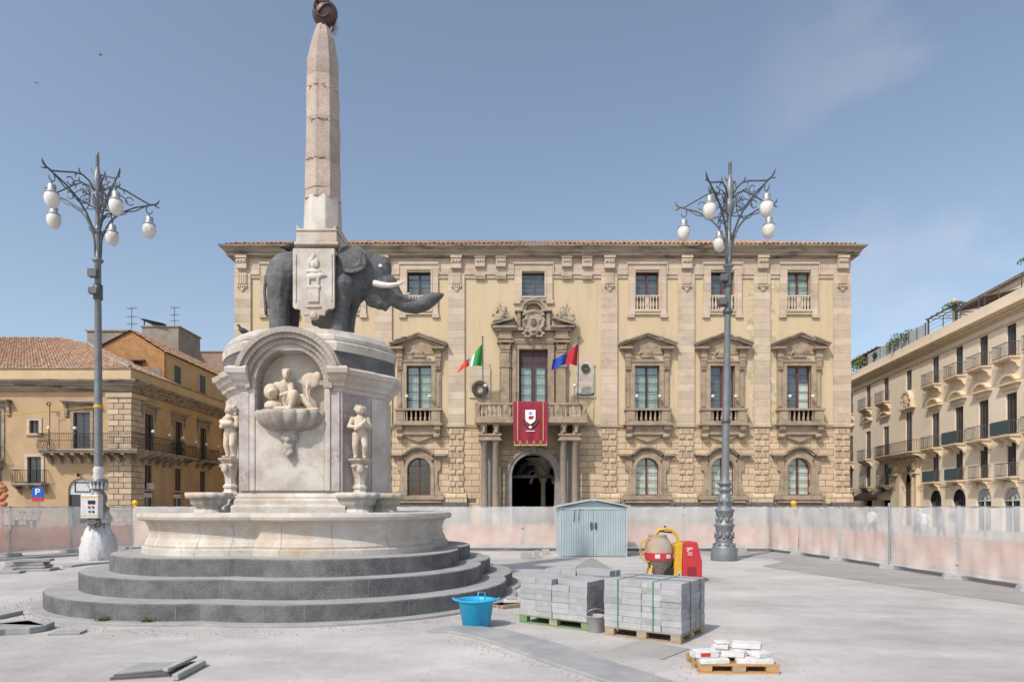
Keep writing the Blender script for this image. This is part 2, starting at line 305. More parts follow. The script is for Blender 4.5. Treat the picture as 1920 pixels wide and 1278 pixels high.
def copy_tree(o, parent=None, name=None):
    c = o.copy(); COL.objects.link(c); c.parent = parent
    for ch in list(o.children): copy_tree(ch, c)
    return c
def dup(o, label, loc, rz=None, scale=None):
    c = copy_tree(o); c['label'] = label; c.location = loc
    if rz is not None: c.rotation_euler[2] = rz
    if scale: c.scale = (scale,)*3
    return c
def G(px, py): Y = F*EYE/(py-HOR); return ((px-960)/F*Y, Y)          # ground point seen at a pixel
def W(px, py, Y): return ((px-960)/F*Y, Y, EYE+(HOR-py)/F*Y)
# ------------------------------------------------------------------ ground
def structure(mb, name, mat, **k): return tag(mb.build(name, mat, **k), kind='structure')
structure(MB()._add([(-900,-200,0),(900,-200,0),(900,1200,0),(-900,1200,0)], [(0,1,2,3)]), 'ground', m_ground)
# darker older paving near the fence on the right and behind
pts = [(7.0,26.3),(12,26.3),(12,2)] + [(11.0,4),(9.7,9.5),(9.3,12.2),(8.8,14.5),(8.1,17),(7.6,19.5),(9.0,21.2),(9.1,22.6),(7.6,23.6)]
structure(MB()._add([(x,y,.004) for x,y in pts], [tuple(range(len(pts)))[::-1]]), 'old_paving', m_asphalt)
structure(MB()._add([(-60,26.6,.004),(60,26.6,.004),(60,140,.004),(-60,140,.004)], [(0,1,2,3)]), 'road', m_asphalt)
pts = [G(x,y) for x,y in [(800,1186),(840,1187),(880,1195),(930,1209),(985,1230),(1040,1250),(1140,1283),(1260,1325),(1400,1375),(1480,1378),(1370,1322),(1230,1272),(1130,1240),(1070,1218),(1010,1200),(950,1185),(890,1177),(840,1178)]]
structure(MB().prism(pts, 'z', -.05, .045), 'kerb', m_kerb, bevel=.01)
pts = [G(x,y) for x,y in [(1148,1218),(1200,1200),(1292,1217),(1240,1237)]]
structure(MB().prism(pts, 'z', -.05, .012), 'paving_slab', m_asphalt)
# ------------------------------------------------------------------ elephant fountain
FC = (-4.48, 14.2); QC = 1.22
def quatre(c, rho, n=96, a0=radians(-4)):
    rho = rho+c; c = QC; rho = rho-(c-.95)*.75-.95; out = []
    for i in range(n):
        th = 2*pi*i/n; d = (th-a0) % (pi/2) - pi/4
        r = c*cos(d)+sqrt(max(0, rho*rho-(c*sin(d))**2)); out.append((r*cos(th), r*sin(th)))
    return out
fount = thing('fountain', 'large marble fountain basin and carved pedestal on round lava steps', 'fountain', (FC[0],FC[1],0))
def ring_loft(mb, spec, c=.95, n=192):  # spec: (radius at lobe tip, z)
    if spec[0][0] < 3.5: spec = [(r+.045, z) for r, z in spec]
    mb.rings([[(x,y,z) for x,y in quatre(c, R-c, n)] for R, z in spec], False, False)
m_joint = simple('pale_mortar_joint', (.20,.20,.195), .9)
for R, z0, z1, nj in ((4.72,0,.31,26), (4.2,.31,.62,24), (3.72,.62,.92,22)):
    mb = MB(); n = 240; P = quatre(.95, R-.95, n)
    Pi = quatre(.95, R-.95-.75, n); b = .018
    Pb = quatre(.95, R-.95-b, n)
    mb.rings([[(x,y,z0) for x,y in P], [(x,y,z1-b) for x,y in P], [(x,y,z1) for x,y in Pb]], False, False)
    mb.cur = 1
    mb.rings([[(x,y,z1+.0005) for x,y in Pb], [(x,y,z1+.0005) for x,y in Pi]], False, False)
    mb.cur = 2                                                 # mortar joints between the blocks
    for k in range(nj):
        i = int((k+random.uniform(-.25,.25))*n/nj) % n; x, y = P[i]; t = Vector((P[(i+1)%n][0]-P[i-1][0], P[(i+1)%n][1]-P[i-1][1], 0)).normalized()*.008; nn = Vector((t.y,-t.x,0)).normalized()*.003
        mb.quad((x-t.x+nn.x,y-t.y+nn.y,z0+.004),(x+t.x+nn.x,y+t.y+nn.y,z0+.004),(x+t.x+nn.x,y+t.y+nn.y,z1-.02),(x-t.x+nn.x,y-t.y+nn.y,z1-.02))
    mb.build('step', [m_lava, m_lavatop, m_joint], fount)
mb = MB(); ring_loft(mb, [(4.93,0),(4.93,.035),(4.90,.045),(4.4,.045)]); mb.build('footing_slab', m_lavatop, fount)
mb = MB(); mb.rings([[(x,y,.9205) for x,y in quatre(.95, 3.0-.95, 192)], [(x,y,.9206) for x,y in quatre(.95, .5, 192)]], False, False); mb.build('step_infill', m_lavatop, fount)
mb = MB()
ring_loft(mb, [(3.15,.90),(3.15,1.03),(3.12,1.045),(3.09,1.05),(3.10,1.09),(3.08,1.13),(3.07,1.16),(3.05,1.19),(3.03,1.23),(3.02,1.30),(3.03,1.38),(3.055,1.46),(3.08,1.50),(3.09,1.52),(3.10,1.523),(3.12,1.535),
               (3.19,1.545),(3.225,1.57),(3.24,1.62),(3.225,1.67),(3.17,1.695),(3.06,1.70),(2.9,1.70),(2.84,1.66),(2.80,1.2),(2.80,1.12)], .95)
mb.cur = 1; n = 192
for k in range(22):
    i = int((k+random.uniform(-.2,.2))*n/22) % n; prof = [(3.153,.92),(3.153,1.03),(3.103,1.09),(3.073,1.16),(3.033,1.23),(3.023,1.30),(3.033,1.38),(3.058,1.46),(3.083,1.50)]
    L_, R_ = [], []
    for R, z in prof:
        P = quatre(.95, R+.045-.95, n); x, y = P[i]; t = Vector((P[(i+1)%n][0]-P[i-1][0], P[(i+1)%n][1]-P[i-1][1], 0)).normalized()*.005
        L_.append((x-t.x, y-t.y, z)); R_.append((x+t.x, y+t.y, z))
    for a in range(len(prof)-1): mb.quad(L_[a], R_[a], R_[a+1], L_[a+1])
mb.build('basin', [m_marble, m_moss], fount)
mb = MB(); mb.rings([[(x,y,1.45) for x,y in quatre(.95, 2.82-.95, 96)], [(x*.1,y*.1,1.45) for x,y in quatre(.95, 2.82-.95, 96)]], False, False); mb.build('water', simple('dark_basin_water', (.10,.13,.12), .08, spec=.6), fount)
# pedestal
def plan(o=0, fx=1.05, fy=1.25):
    h = [(fx+o*.6,-fy-o),(fx+o*.6,-1.08-o*.8),(1.46+o*.6,-.66-o*.75),(1.50+o*.75,-.56-o*.55),(1.70+o,-.30-o*.4),(1.70+o,.30+o*.4),(fx+o*.6,1.08+o*.8),(fx+o*.6,fy+o)]
    return h+[(-x,y) for x,y in reversed(h)]
def slab_plan(o):
    a, f, fy, s = 1.86-o, .92-o*1.25, 1.30-o, .14+o*.1; d = Vector((a-f, fy-s)); nn_ = Vector((d.y, d.x)).normalized()
    q_ = [(f,-fy)]+[(f+(a-f)*t+nn_.x*.10*4*t*(1-t), -fy+(fy-s)*t-nn_.y*.10*4*t*(1-t)) for t in (.12,.3,.5,.7,.88)]+[(a,-s)]
    h = q_+[(x,-y) for x,y in reversed(q_)]
    return h+[(-x,y) for x,y in reversed(h)]
def oct_(ax, ay, c=.34):
    r = c*1.5; h = [(ax-r+r*cos(a), -ay+r+r*sin(a)) for a in [-pi/2+pi/2*k/7 for k in range(8)]]+[(ax-r+r*cos(a), ay-r+r*sin(a)) for a in [pi/2*k/7 for k in range(8)]]
    return h+[(-x,y) for x,y in reversed(h)]
def loft(mb, specs, pf):
    mb.rings([[(x,y,z) for x,y in pf(o)] for o, z in specs], True, False)
mb = MB()
NP = [(.68,-1.24),(.68,-.98),(-.68,-.98),(-.68,-1.24)]
# body with a tall recess for the niche (z 3.72 .. 4.3)
pb = plan(0)
mb.prism([(x,y) for x,y in pb], 'z', .93, 3.72)
pn = [p for p in pb]; pn = pn[:-0] if False else pn
i0 = 0; pnn = pb + [(-.68,-1.25),(-.68,-.95),(.68,-.95),(.68,-1.25)]
mb.prism(pnn, 'z', 3.72, 4.30)
mb.build('pedestal', m_veined, fount, bevel=.012)
mb = MB(); loft(mb, [(.16,.93),(.16,1.80),(.15,1.83),(.10,1.85),(.10,1.93),(.06,1.96),(.06,2.01),(.02,2.05),(.002,2.08)], plan); mb.build('pedestal_base', m_marble, fount)
# panels on the front face
mb = MB().box(-.70,.70,-1.29,-1.2,2.12,3.60); mb.build('front_panel', m_marble2, fount, bevel=.02)
for s in (-1,1):
    MB().box(s*.70,s*.82,-1.305,-1.2,2.12,4.30).build('niche_frame', m_marble2, fount, bevel=.02)
    MB().box(s*.83,s*1.0,-1.285,-1.2,2.12,4.12).build('pilaster_strip', m_veined, fount, bevel=.01)
    MB().prism([(s*1.50,-.60),(s*1.74,-.30),(s*1.74,.30),(s*1.66,.30),(s*1.66,-.25),(s*1.46,-.52)],'z',2.1,4.1).build('side_panel', m_marble, fount, bevel=.01)
mb = MB()
pt = []
A = [radians(180*i/20) for i in range(21)]
mb.prism([(.68*cos(a), 4.3+.68*sin(a)) for a in A], 'y', -.955, -.90); mb.box(-.68,.68,-.955,-.90,3.72,4.3)
mb.build('niche_back', m_marble, fount)
# cornice: broken around the arch - side pieces
CP = [(-.12,4.10),(.0,4.14),(.03,4.20),(.10,4.24),(.11,4.30),(.18,4.36),(.22,4.44),(.27,4.47),(.29,4.56),(.27,4.58),(.2,4.62),(-.1,4.64)]
def half_cornice(sgn):
    mb = MB(); rings = []
    for o, z in CP:
        h = [(.74-.25,-1.25-o),(1.05+o*.6,-1.25-o),(1.05+o*.6,-1.08-o*.8),(1.46+o*.6,-.66-o*.75),(1.50+o*.75,-.56-o*.55),(1.70+o,-.30-o*.4),(1.70+o,.30+o*.4),(1.05+o*.6,1.08+o*.8),(1.05+o*.6,1.25+o),(.49,1.25+o)]
        h[0] = (.80,-1.25-o); h[-1] = (0,1.25+o)
        h.append((0,-.6)); h.append((.80,-.6))
        if sgn < 0: h = [(-x,y) for x,y in reversed(h)]
        rings.append([(x,y,z) for x,y in h])
    mb.rings(rings, True, False); return mb
for sg in (1,-1): half_cornice(sg).build('cornice', m_moss if False else m_marble, fount)
# archivolt
mb = MB(); cz = 4.30
for r0, r1, y0 in ((.68,.78,-1.32),(.78,.88,-1.38),(.88,.97,-1.46),(.97,1.06,-1.52),(1.06,1.10,-1.46)):
    mb.arc(0, cz, r0, r1, y0, -.92 if r0 < .7 else -.55, -8 if r0 < .85 else 13, 188 if r0 < .85 else 167, 28)
mb.build('arch_hood', m_moss, fount, bevel=.006)
mb = MB(); P = slab_plan(0); P = P+[(-.80,-1.30),(-.80,-.94),(.80,-.94),(.80,-1.30)]; mb.prism(P,'z',4.62,4.944); mb.build('dark_band', m_lava, fount)
mb = MB()
mb.rings([[(x,y,z) for x,y in slab_plan(o)] for o, z in ((.02,4.945),(-.02,4.95),(-.03,5.12),(0,5.15),(.05,5.16),(.03,5.2),(.03,5.26),(.07,5.32),(.15,5.35),(.17,5.38),(.20,5.43),(.28,5.47),(.36,5.5))], True, False)
mb.build('top_slab', m_marble2, fount, bevel=.008)
# big scalloped shell under the river god
mb = MB(); rings = []
for t in range(9):
    a = t/8*pi/2; ring = []
    for i in range(129):
        th = pi+pi*i/128; rr = .70*cos(a)**.55 if a < pi/2 else 0.12
        rr = max(rr, .14); rr *= .94+.10*abs(sin(th*8))*cos(a*.8)
        ring.append((rr*cos(th), -1.2+rr*.72*sin(th), 3.72-.40*sin(a)))
    rings.append(ring)
ri = [[(x*.94, -1.2+(y+1.2)*.94, z-.0) for x,y,z in rings[0]], [(x*.86, -1.2+(y+1.2)*.86, z-.10) for x,y,z in rings[0]], [(x*.3, -1.2+(y+1.2)*.3, z-.22) for x,y,z in rings[0]]]
mb.rings(ri[::-1]+rings, False, True, closed=False); mb.build('shell_basin', m_moss, fount)
mb = MB(); mb.cap((0,-1.25,3.33),(0,-1.28,3.05),.17,.12); mb.sph((0,-1.34,3.0),.11); mb.sph((-.1,-1.32,3.2),.09).sph((.1,-1.32,3.2),.09).sph((0,-1.4,3.14),.07).sph((-.05,-1.38,2.9),.06).sph((.05,-1.38,2.9),.06).sph((0,-1.4,2.84),.05)
mb.box(-.19,.19,-1.4,-1.2,3.30,3.38); mb.blob('carved_bracket', m_moss, fount, .02, 2)
# river god
rg = thing('river_god_statue', 'carved stone river god reclining in the arched niche above a shell', 'statue', (FC[0],FC[1]-1.12,3.72))
b = MB()
b.limb([(-.16,0,.22),(-.20,-.02,.38),(-.17,-.02,.52)], [.13,.13,.145]); b.sph((-.17,-.03,.50),.17,.11,.12)
b.cap((-.15,-.03,.60),(-.13,-.04,.70),.055,.055); b.sph((-.11,-.06,.79),.085,.095,.11)
b.sph((-.10,-.13,.73),.055,.05,.075)                                     # beard
for i in range(14): a = i*.9; b.sph((-.11+.075*cos(a), -.03+.06*sin(a), .84+.03*sin(i*2.1)), .032, n=6)
b.sph((-.075,-.155,.79),.018,.025,.03)
b.limb([(-.31,-.02,.57),(-.45,-.06,.46),(-.40,-.16,.34)], [.07,.055,.045]); b.sph((-.37,-.18,.33),.045)
b.limb([(-.03,-.03,.57),(.02,-.12,.42),(-.12,-.22,.33)], [.07,.055,.04]); b.sph((-.15,-.23,.33),.045)
b.limb([(-.10,-.03,.18),(.10,-.20,.36),(.04,-.24,.08),(.0,-.28,.03)], [.13,.085,.06,.045])
b.limb([(-.12,.05,.17),(.22,-.06,.30),(.42,-.12,.07)], [.12,.085,.055]); b.sph((.50,-.16,.05),.09,.05,.04); b.sph((.04,-.31,.03),.05,.09,.035)
b.limb([(-.2,.05,.12),(.0,.02,.10),(.3,-.02,.04)], [.13,.10,.06])
b.sph((-.34,-.12,.12),.2,.16,.13).sph((.1,-.05,.03),.5,.2,.05).sph((-.1,-.12,.05),.3,.2,.06)
b.blob('body', m_statue, rg, .013, 1)
b = MB(); b.sph((-.37,-.20,.40),.15,.10,.17); b.tube([(-.37,-.22,.40),(-.30,-.32,.35)], [.06,.075]); b.blob('water_jar', m_statue, rg, .02, 2)
b = MB(); b.tube([(.36,-.08,.2),(.30,-.06,.45),(.33,-.02,.62)], [.035,.03,.05]); b.sph((.36,0,.66),.20,.05,.17); b.sph((.5,0,.74),.09,.05,.11); b.blob('oar', m_statue, rg, .02, 2)
# cherubs
def cherub(label, loc, rz, fish):
    t = thing('cherub_statue', label, 'statue', loc, rz, 'cherub statues at the pedestal corners')
    b = MB()
    for s in (-1,1):
        b.limb([(s*.075,0,.50),(s*.10,-.05*(s>0)-.02,.27),(s*.085,.02,.05)], [.088,.062,.04]); b.sph((s*.095,-.05,.03),.045,.09,.032)
    b.sph((0,0,.53),.135,.115,.11); b.limb([(0,0,.55),(0,-.01,.68),(0,0,.80)], [.125,.13,.115]); b.sph((0,0,.81),.16,.09,.075); b.sph((0,-.06,.62),.09,.08,.09)
    b.cap((0,0,.86),(0,-.01,.92),.05,.05); b.sph((0,-.02,1.0),.092,.10,.108); b.sph((0,-.115,.99),.018,.022,.022); b.sph((.035,-.1,.96),.03,.025,.025); b.sph((-.035,-.1,.96),.03,.025,.025)
    for i in range(26):
        a = i*2.4; z = 1.0+.09*(i/26.0); rr = .098*sqrt(max(.1,1-((z-1.0)/.12)**2)); y = rr*sin(a)
        if y > -.03: b.sph((rr*cos(a), y, z), .036, n=6)
    b.limb([(-.15,0,.82),(-.22,-.03,.66),(-.08,-.15,.64)], [.052,.045,.034]); b.limb([(.15,0,.82),(.20,-.05,.66),(.05,-.16,.70)], [.052,.045,.034])
    b.sph((-.05,-.17,.64),.035).sph((.03,-.18,.70),.035)
    b.blob('body', m_statue, t, .011, 1)
    b = MB()
    if fish: b.tube([(-.13,-.13,.76),(0,-.17,.68),(.13,-.12,.70),(.2,-.04,.62)], [.05,.075,.06,.02]); b.sph((.05,-.12,.82),.09,.07,.07)
    else: b.tube([(.12,-.12,.80),(0,-.17,.66),(-.12,-.13,.58)], [.04,.06,.035])
    b.blob('carried_fish', m_statue, t, .015, 2)
    p = MB(); p.lathe([(.21,-.84),(.21,-.78),(.17,-.76),(.18,-.74),(.13,-.66),(.125,-.62),(.15,-.60),(.15,-.57),(.11,-.52),(.115,-.40),(.17,-.18),(.20,-.14),(.165,-.11),(.22,-.05),(.24,-.03),(.24,0)], n=8, smooth=False)
    p.sph((-.0,-.17,-.22),.08,.05,.09); p.sph((.12,-.12,-.16),.05).sph((-.12,-.12,-.16),.05)
    p.build('column_stand', m_marble, t)
    return t
cherub('marble cherub left of the arch, hugging a fish, on a slim stand', (FC[0]-1.31,FC[1]-1.02,2.80), radians(-20), True)
cherub('marble cherub right of the arch, hands on its chest, on a slim stand', (FC[0]+1.36,FC[1]-1.06,2.78), radians(15), False)
for cx, cy in ((-1.62,-1.32),(1.36,-1.25),(1.75,-.6)):
    mb = MB(); mb.lathe([(.30,1.20),(.30,1.74),(.24,1.76),(.26,1.80),(.36,1.86),(.37,1.92),(.38,1.95),(.45,1.97),(.47,2.02),(.47,2.09),(.42,2.09),(.32,2.0)], cx, cy, 72, .95, .72, .03, 12); mb.build('corner_shell_basin', m_marble, fount)
# ------------------------------------------------------------------ elephant
EL = (-4.48, 14.2, 5.5); el_ = thing('elephant_statue', 'black lava stone elephant with white tusks standing on the fountain pedestal', 'statue', EL)
def e(px, py, dy=0.0):    # side-view tracing in metres around the statue's own base, at its own depth
    x, y, z = W(px, py, 14.2); return (x-EL[0], dy, z-EL[2])
S = 1/84.5
b = MB()
def ell(px, py, rx, rz, ry, dy=0, ang=0): b.sph(e(px,py,dy), rx*S, ry, rz*S, 20, Matrix.Rotation(radians(ang), 3, 'Y'))
ell(545,522,45,48,.50); ell(592,520,52,44,.54); ell(636,520,46,44,.50); ell(660,532,32,40,.42)
ell(600,500,70,26,.40)
for sdy in (-.30,.30):     # legs: hind, fore
    b.limb([e(538,535,sdy), e(533,570,sdy), e(533,612,sdy), e(534,632,sdy)], [.33,.25,.215,.225]); b.sph((e(533,640,sdy)[0]-.0, sdy-.02, .06), .26,.23,.09)
    b.limb([e(650,545,sdy), e(647,580,sdy), e(643,612,sdy), e(642,632,sdy)], [.29,.18,.18,.195]); b.sph((e(638,640,sdy)[0], sdy-.03, .07), .24,.20,.11)
    for k in range(5): b.sph((e(638,640,sdy)[0]-.16+.08*k, sdy-.16+.02*abs(k-2), .05), .06,.07,.07)
b.limb([e(655,515), e(685,508), e(700,515)], [.42,.40,.36])
ell(700,513,34,36,.34,0,0); ell(716,500,18,20,.22); ell(712,535,24,26,.27); ell(684,488,30,16,.28)
ell(726,545,14,20,.20)
b.limb([e(700,560), e(712,568), e(722,575)], [.20,.15,.08])               # lower jaw
b.limb([e(716,555), e(724,572), e(722,580)], [.13,.09,.05])
# trunk
tr = [(726,536,.25),(735,550,.215),(745,563,.18),(760,572,.16),(780,575,.155),(798,568,.165),(812,560,.135),(823,555,.085),(831,552,.035)]
b.limb([e(x,y) for x,y,r in tr], [r for x,y,r in tr], 14)
for k in range(22):
    t = k/21*(len(tr)-3); i = int(t); u = t-i; x = tr[i][0]*(1-u)+tr[i+1][0]*u; y = tr[i][1]*(1-u)+tr[i+1][1]*u; r = tr[i][2]*(1-u)+tr[i+1][2]*u
    b.sph(e(x,y), .018+r*.35, r*1.08, r*1.06, 12)
body = b.blob('body', m_ele, el_, .026, 3)
for s in (-1,1):
    b = MB(); yy = s*.40
    ringc = []
    for k in range(15):
        a = radians(150-k*300/14); px = 669+27*cos(a)*(1-.0*k); py = 501-25*sin(a)
        ringc.append((e(px,py,s*(.47+.04*sin(k*1.3))),.032))
    b.limb([c for c,r in ringc], [r for c,r in ringc], 8); b.sph(e(669,502,s*.45), .345,.045,.30, 20); b.limb([e(676,495,s*.49),e(684,500,s*.49),e(685,510,s*.48),e(677,513,s*.47)],[.03,.035,.035,.03])
    b.blob('ear', m_ele, el_, .022, 2)
    MB().sph(e(718.5,508,s*.30), .048,.03,.04).build('eye', m_ivory, el_)
    pts = [(706,538),(722,543),(738,545),(754,542),(765,536)]; dys = [.24,.30,.34,.35,.34]
    MB().tube([e(x,y+(0 if s<0 else 3),s*d) for (x,y),d in zip(pts,dys)], [.07,.066,.055,.038,.01], 12).build('tusk', m_ivory, el_)
b = MB(); b.tube([e(500,515,.0), e(496,545,0), e(499,590,0)], [.05,.035,.04]); b.blob('tail', m_ele, el_, .02, 2)
# saddle cloth
mb = MB()
def cloth(yn, sgn):
    pts = [(550,473),(628,473),(628,576),(624,580),(617,580),(612,584),(610,592),(600,591),(597,598),(590,601),(583,598),(580,591),(570,592),(566,584),(560,580),(554,580),(550,576)]
    Yp = 14.2+yn
    P = []
    for px, py in pts: x, y, z = W(px, py, 14.2-.62); P.append((x-EL[0], z-EL[2]))
    mb.prism(P, 'y', yn, yn+.07*(-sgn)); return P
P = cloth(-.66, -1); cloth(.66, 1)
x0, x1, zt = P[0][0], P[1][0], P[0][1]
mb.box(x0, x1, -.66, .66, zt-.02, zt+.07)
mb.build('saddle_cloth', m_marble2, el_, bevel=.012)
for xx in (x0+.05, x1-.075): MB().box(xx,xx+.025,-.68,-.65,zt-1.05,zt-.05).build('cloth_border', m_marble2, el_)
xc = (x0+x1)/2; b = MB()
b.sph((xc,-.67,zt-.12),.05,.05,.08).sph((xc-.07,-.67,zt-.22),.05,.04,.10).sph((xc+.07,-.67,zt-.24),.05,.04,.11).sph((xc,-.67,zt-.28),.06,.05,.10).sph((xc,-.67,zt-.42),.16,.04,.05)
b.sph((xc,-.67,zt-.53),.18,.045,.07).sph((xc+.17,-.67,zt-.5),.08,.04,.05).tube([(xc+.2,-.68,zt-.52),(xc+.28,-.68,zt-.5)],.018)
for s in (-1,1): b.cap((xc+s*.1,-.67,zt-.55),(xc+s*.1,-.67,zt-.68),.035)
b.box(xc-.15,xc+.15,-.70,-.65,zt-.78,zt-.72).box(xc-.12,xc+.12,-.69,-.65,zt-1.08,zt-.78).sph((xc,-.67,zt-1.17),.19,.03,.03).sph((xc,-.66,zt-1.34),.09,.04,.09)
b.blob('cloth_relief', m_marble, el_, .014, 1)
# ------------------------------------------------------------------ obelisk
OB = ((606-960)/F*14.2, 14.2, 7.43); ob = thing('obelisk', 'pale pink granite obelisk with bronze orb standing on the elephant back', 'obelisk', OB)
mb = MB()
mb.box(-.50,.46,-.46,.46,0,.07).box(-.46,.42,-.42,.42,.07,.30)
P = [(-.50,.30),(.46,.30),(.47,.42),(.40,.34),(.36,.40),(.30,.33),(-.34,.33),(-.40,.42),(-.46,.36),(-.52,.44)]
mb.prism([(-.48,.30),(.44,.30),(.40,.36),(.44,.46),(.33,.36),(-.37,.36),(-.48,.46),(-.44,.36)], 'y', -.44,.44)
mb.build('plinth', m_marble, ob, bevel=.02)
def octr(r): return [(r*cos(pi/8+i*pi/4), r*sin(pi/8+i*pi/4)) for i in range(8)]
mb = MB(); mb.rings([[(x,y,z) for x,y in octr(r)] for r, z in ((.425,.34),(.425,.36),(.395,1.14))], True, False); mb.build('white_drum', m_marble, ob, bevel=.02)
mb = MB(); rr = [(.405,1.10),(.403,1.28),(.40,1.30),(.395,1.9),(.388,1.93),(.385,2.75),(.38,2.78),(.373,3.5),(.368,3.53),(.352,4.15),(.25,4.70),(.13,5.02)]
n = 8; R = []
random.seed(11)
for r, z in rr:
    j = [random.uniform(-.012,.012) for _ in range(8)]
    R.append([((r+j[i])*cos(pi/8+i*pi/4+.25), (r+j[i])*sin(pi/8+i*pi/4+.25), z+random.uniform(-.02,.02)*(1.2<z<4)) for i in range(8)])
mb.rings(R, True, False); mb.build('shaft', m_pink, ob, bevel=.025, seg=3)
mb = MB()
for i, (z, a0, a1) in enumerate(((1.93,-2.3,-1.3),(2.77,-2.0,-.9),(3.52,-2.6,-.4))):
    for k in range(6):
        a = a0+(a1-a0)*k/5; mb.sph((.375*cos(a), .375*sin(a), z+random.uniform(-.02,.02)), .05,.02,.012, 6)
random.seed(5)
mb.build('carved_marks', m_pink, ob)
mb = MB(); mb.sph((.04,0,5.30),.28,.20,.29, 24); mb.lathe([(.14,4.98),(.10,5.05)], .02, 0); mb.build('orb', m_bronze, ob)
mb = MB()
for a0, a1 in ((200,330),(20,150),(100,250)):
    mb.tube([(.04+.19*cos(radians(a)), -.19+.02*sin(a), 5.30+.19*sin(radians(a))) for a in range(a0, a1, 12)], .022, 6)
mb.tube([(-.06,-.2,5.2),(.08,-.22,5.34),(.2,-.16,5.42)], [.03,.02,.03], 6); mb.build('orb_relief', m_bronze, ob)
mb = MB()
for k in range(12):
    z = 4.86+k*.045; mb.tube([(.22+.02*sin(k*.5),-.02,z),(.36-.012*abs(k-4),-.05,z-.09)], [.014,.004], 5)
mb.tube([(.14,0,4.78),(.23,0,5.0),(.24,0,5.35)], .018, 6); mb.build('palm_branch', m_bronze, ob)
mb = MB(); mb.tube([(.04,0,5.58),(.04,0,6.15)], .025); mb.tube([(-.16,0,5.98),(.24,0,5.98)], .025); mb.build('cross', m_bronze, ob)
# ------------------------------------------------------------------ palace behind
PK = 52/F; PO = ((1000-960)*PK, 52, 0)
pal = thing('palace', 'long ochre three storey palace with stone pilasters, pedimented windows and columned portal', 'palace', PO)
def Lx(px): return (px-1000)*PK
def Zz(py): return EYE+(HOR-py)*PK
XL, XR = Lx(441), Lx(1594)
WIN = [525, 651, 786, 1000, 1213, 1354, 1497]; PIL = [456, 588, 720, 856, 1142, 1286, 1428, 1577]
def wall_grid(mb, x0, x1, z0, z1, ops, y, depth):   # wall with rectangular openings; front looks to -y
    xs = sorted({x0,x1,*[a for o in ops for a in o[:2]]}); zs = sorted({z0,z1,*[a for o in ops for a in o[2:4]]})
    xs = [x for x in xs if x0 <= x <= x1]; zs = [z for z in zs if z0 <= z <= z1]
    for i in range(len(xs)-1):
        for j in range(len(zs)-1):
            cx, cz = (xs[i]+xs[i+1])/2, (zs[j]+zs[j+1])/2
            if not any(o[0] < cx < o[1] and o[2] < cz < o[3] for o in ops):
                mb.quad((xs[i],y,zs[j]),(xs[i+1],y,zs[j]),(xs[i+1],y,zs[j+1]),(xs[i],y,zs[j+1]))
    for a, b, c, d in [o[:4] for o in ops]:
        c = max(c, z0); d = min(d, z1); e_ = y+depth
        if c >= d: continue
        mb.quad((a,y,c),(a,y,d),(a,e_,d),(a,e_,c)); mb.quad((b,y,c),(b,e_,c),(b,e_,d),(b,y,d)); mb.quad((a,y,c),(a,e_,c),(b,e_,c),(b,y,c)); mb.quad((a,y,d),(b,y,d),(b,e_,d),(a,e_,d))
def spandrel(mb, cx, hw, zs, zt, y0, y1, rise=None, n=14):   # fills the corners above an arch
    rise = hw if rise is None else rise
    for s in (-1,1):
        pts = [(cx+s*hw, zs)]+[(cx+s*hw*cos(a), zs+rise*sin(a)) for a in [pi/2*i/n for i in range(1,n+1)]]+[(cx, zt),(cx+s*hw, zt)]
        if zt-(zs+rise) < 1e-3: pts = pts[:-2]+[(cx+s*hw, zt)]
        mb.prism(pts, 'y', y0, y1)
def sash(parent, x0, x1, z0, z1, y, mat, rows=4, room='curtain', arch=0, t=.07, cur=None, name='window', paned=None):
    """casement: frame mesh > pane, curtain"""
    mb = MB(); w_ = x1-x0; cx = (x0+x1)/2
    zt = z1-arch if arch else z1
    mb.box(x0,x0+t,y,y+.08,z0,zt).box(x1-t,x1,y,y+.08,z0,zt).box(x0+t,x1-t,y,y+.08,z0,z0+t*1.2)
    if not arch: mb.box(x0+t,x1-t,y,y+.08,z1-t,z1)
    else: mb.arc(cx, zt, arch-t, arch, y, y+.08, 0, 180, 14)
    mb.box(cx-t*.9,cx+t*.9,y-.02,y+.07,z0+t*1.2,z1-t)
    for s in (-1,1):
        for k in range(1, rows):
            z = z0+(z1-z0)*k/rows
            xa, xb = (x0+t, cx-t*.9) if s < 0 else (cx+t*.9, x1-t)
            if arch and z > zt: 
                h = sqrt(max(0,(arch-t)**2-(z-zt)**2)); xa = max(xa, cx-h); xb = min(xb, cx+h)
            if xb > xa: mb.box(xa,xb,y+.01,y+.06,z-.022,z+.022)
    o = mb.build(name, mat, parent)
    MB().box(x0+.02,x1-.02,y+.045,y+.055,z0+.02,z1-.02).build('pane', paned or m_glass, o)
    if room == 'curtain':
        c = MB(); n = 36; zb = z0+.03; rs = []
        for z in (zb, z1-.03): rs.append([(x0+.03+(w_-.06)*i/n, y+.16+.03*sin(i*1.9)+.01*sin(i*5), z) for i in range(n+1)])
        c.rings(rs, False, True, False); c.build('curtain', cur or m_curt, o)
    return o
ops_low = [(Lx(p)-.95, Lx(p)+.95, Zz(928), Zz(858)) for p in WIN if p != 1000]+[(-1.74, 1.74, 0, Zz(851))]
ops_up = []
for p in WIN:
    c = Lx(p)
    if p == 1000: ops_up += [(-1.17,1.17,Zz(797),Zz(655)), (-.91,.91,Zz(556),Zz(510))]
    else: ops_up += [(c-1.0,c+1.0,Zz(797),Zz(686)), (c-.95,c+.95,Zz(582),Zz(508))]
mb = MB(); wall_grid(mb, XL, XR, 0, Zz(797), ops_low, 0, .6)
for p in WIN:
    if p != 1000: spandrel(mb, Lx(p), .95, Zz(858)-.95, Zz(858), .002, .5)
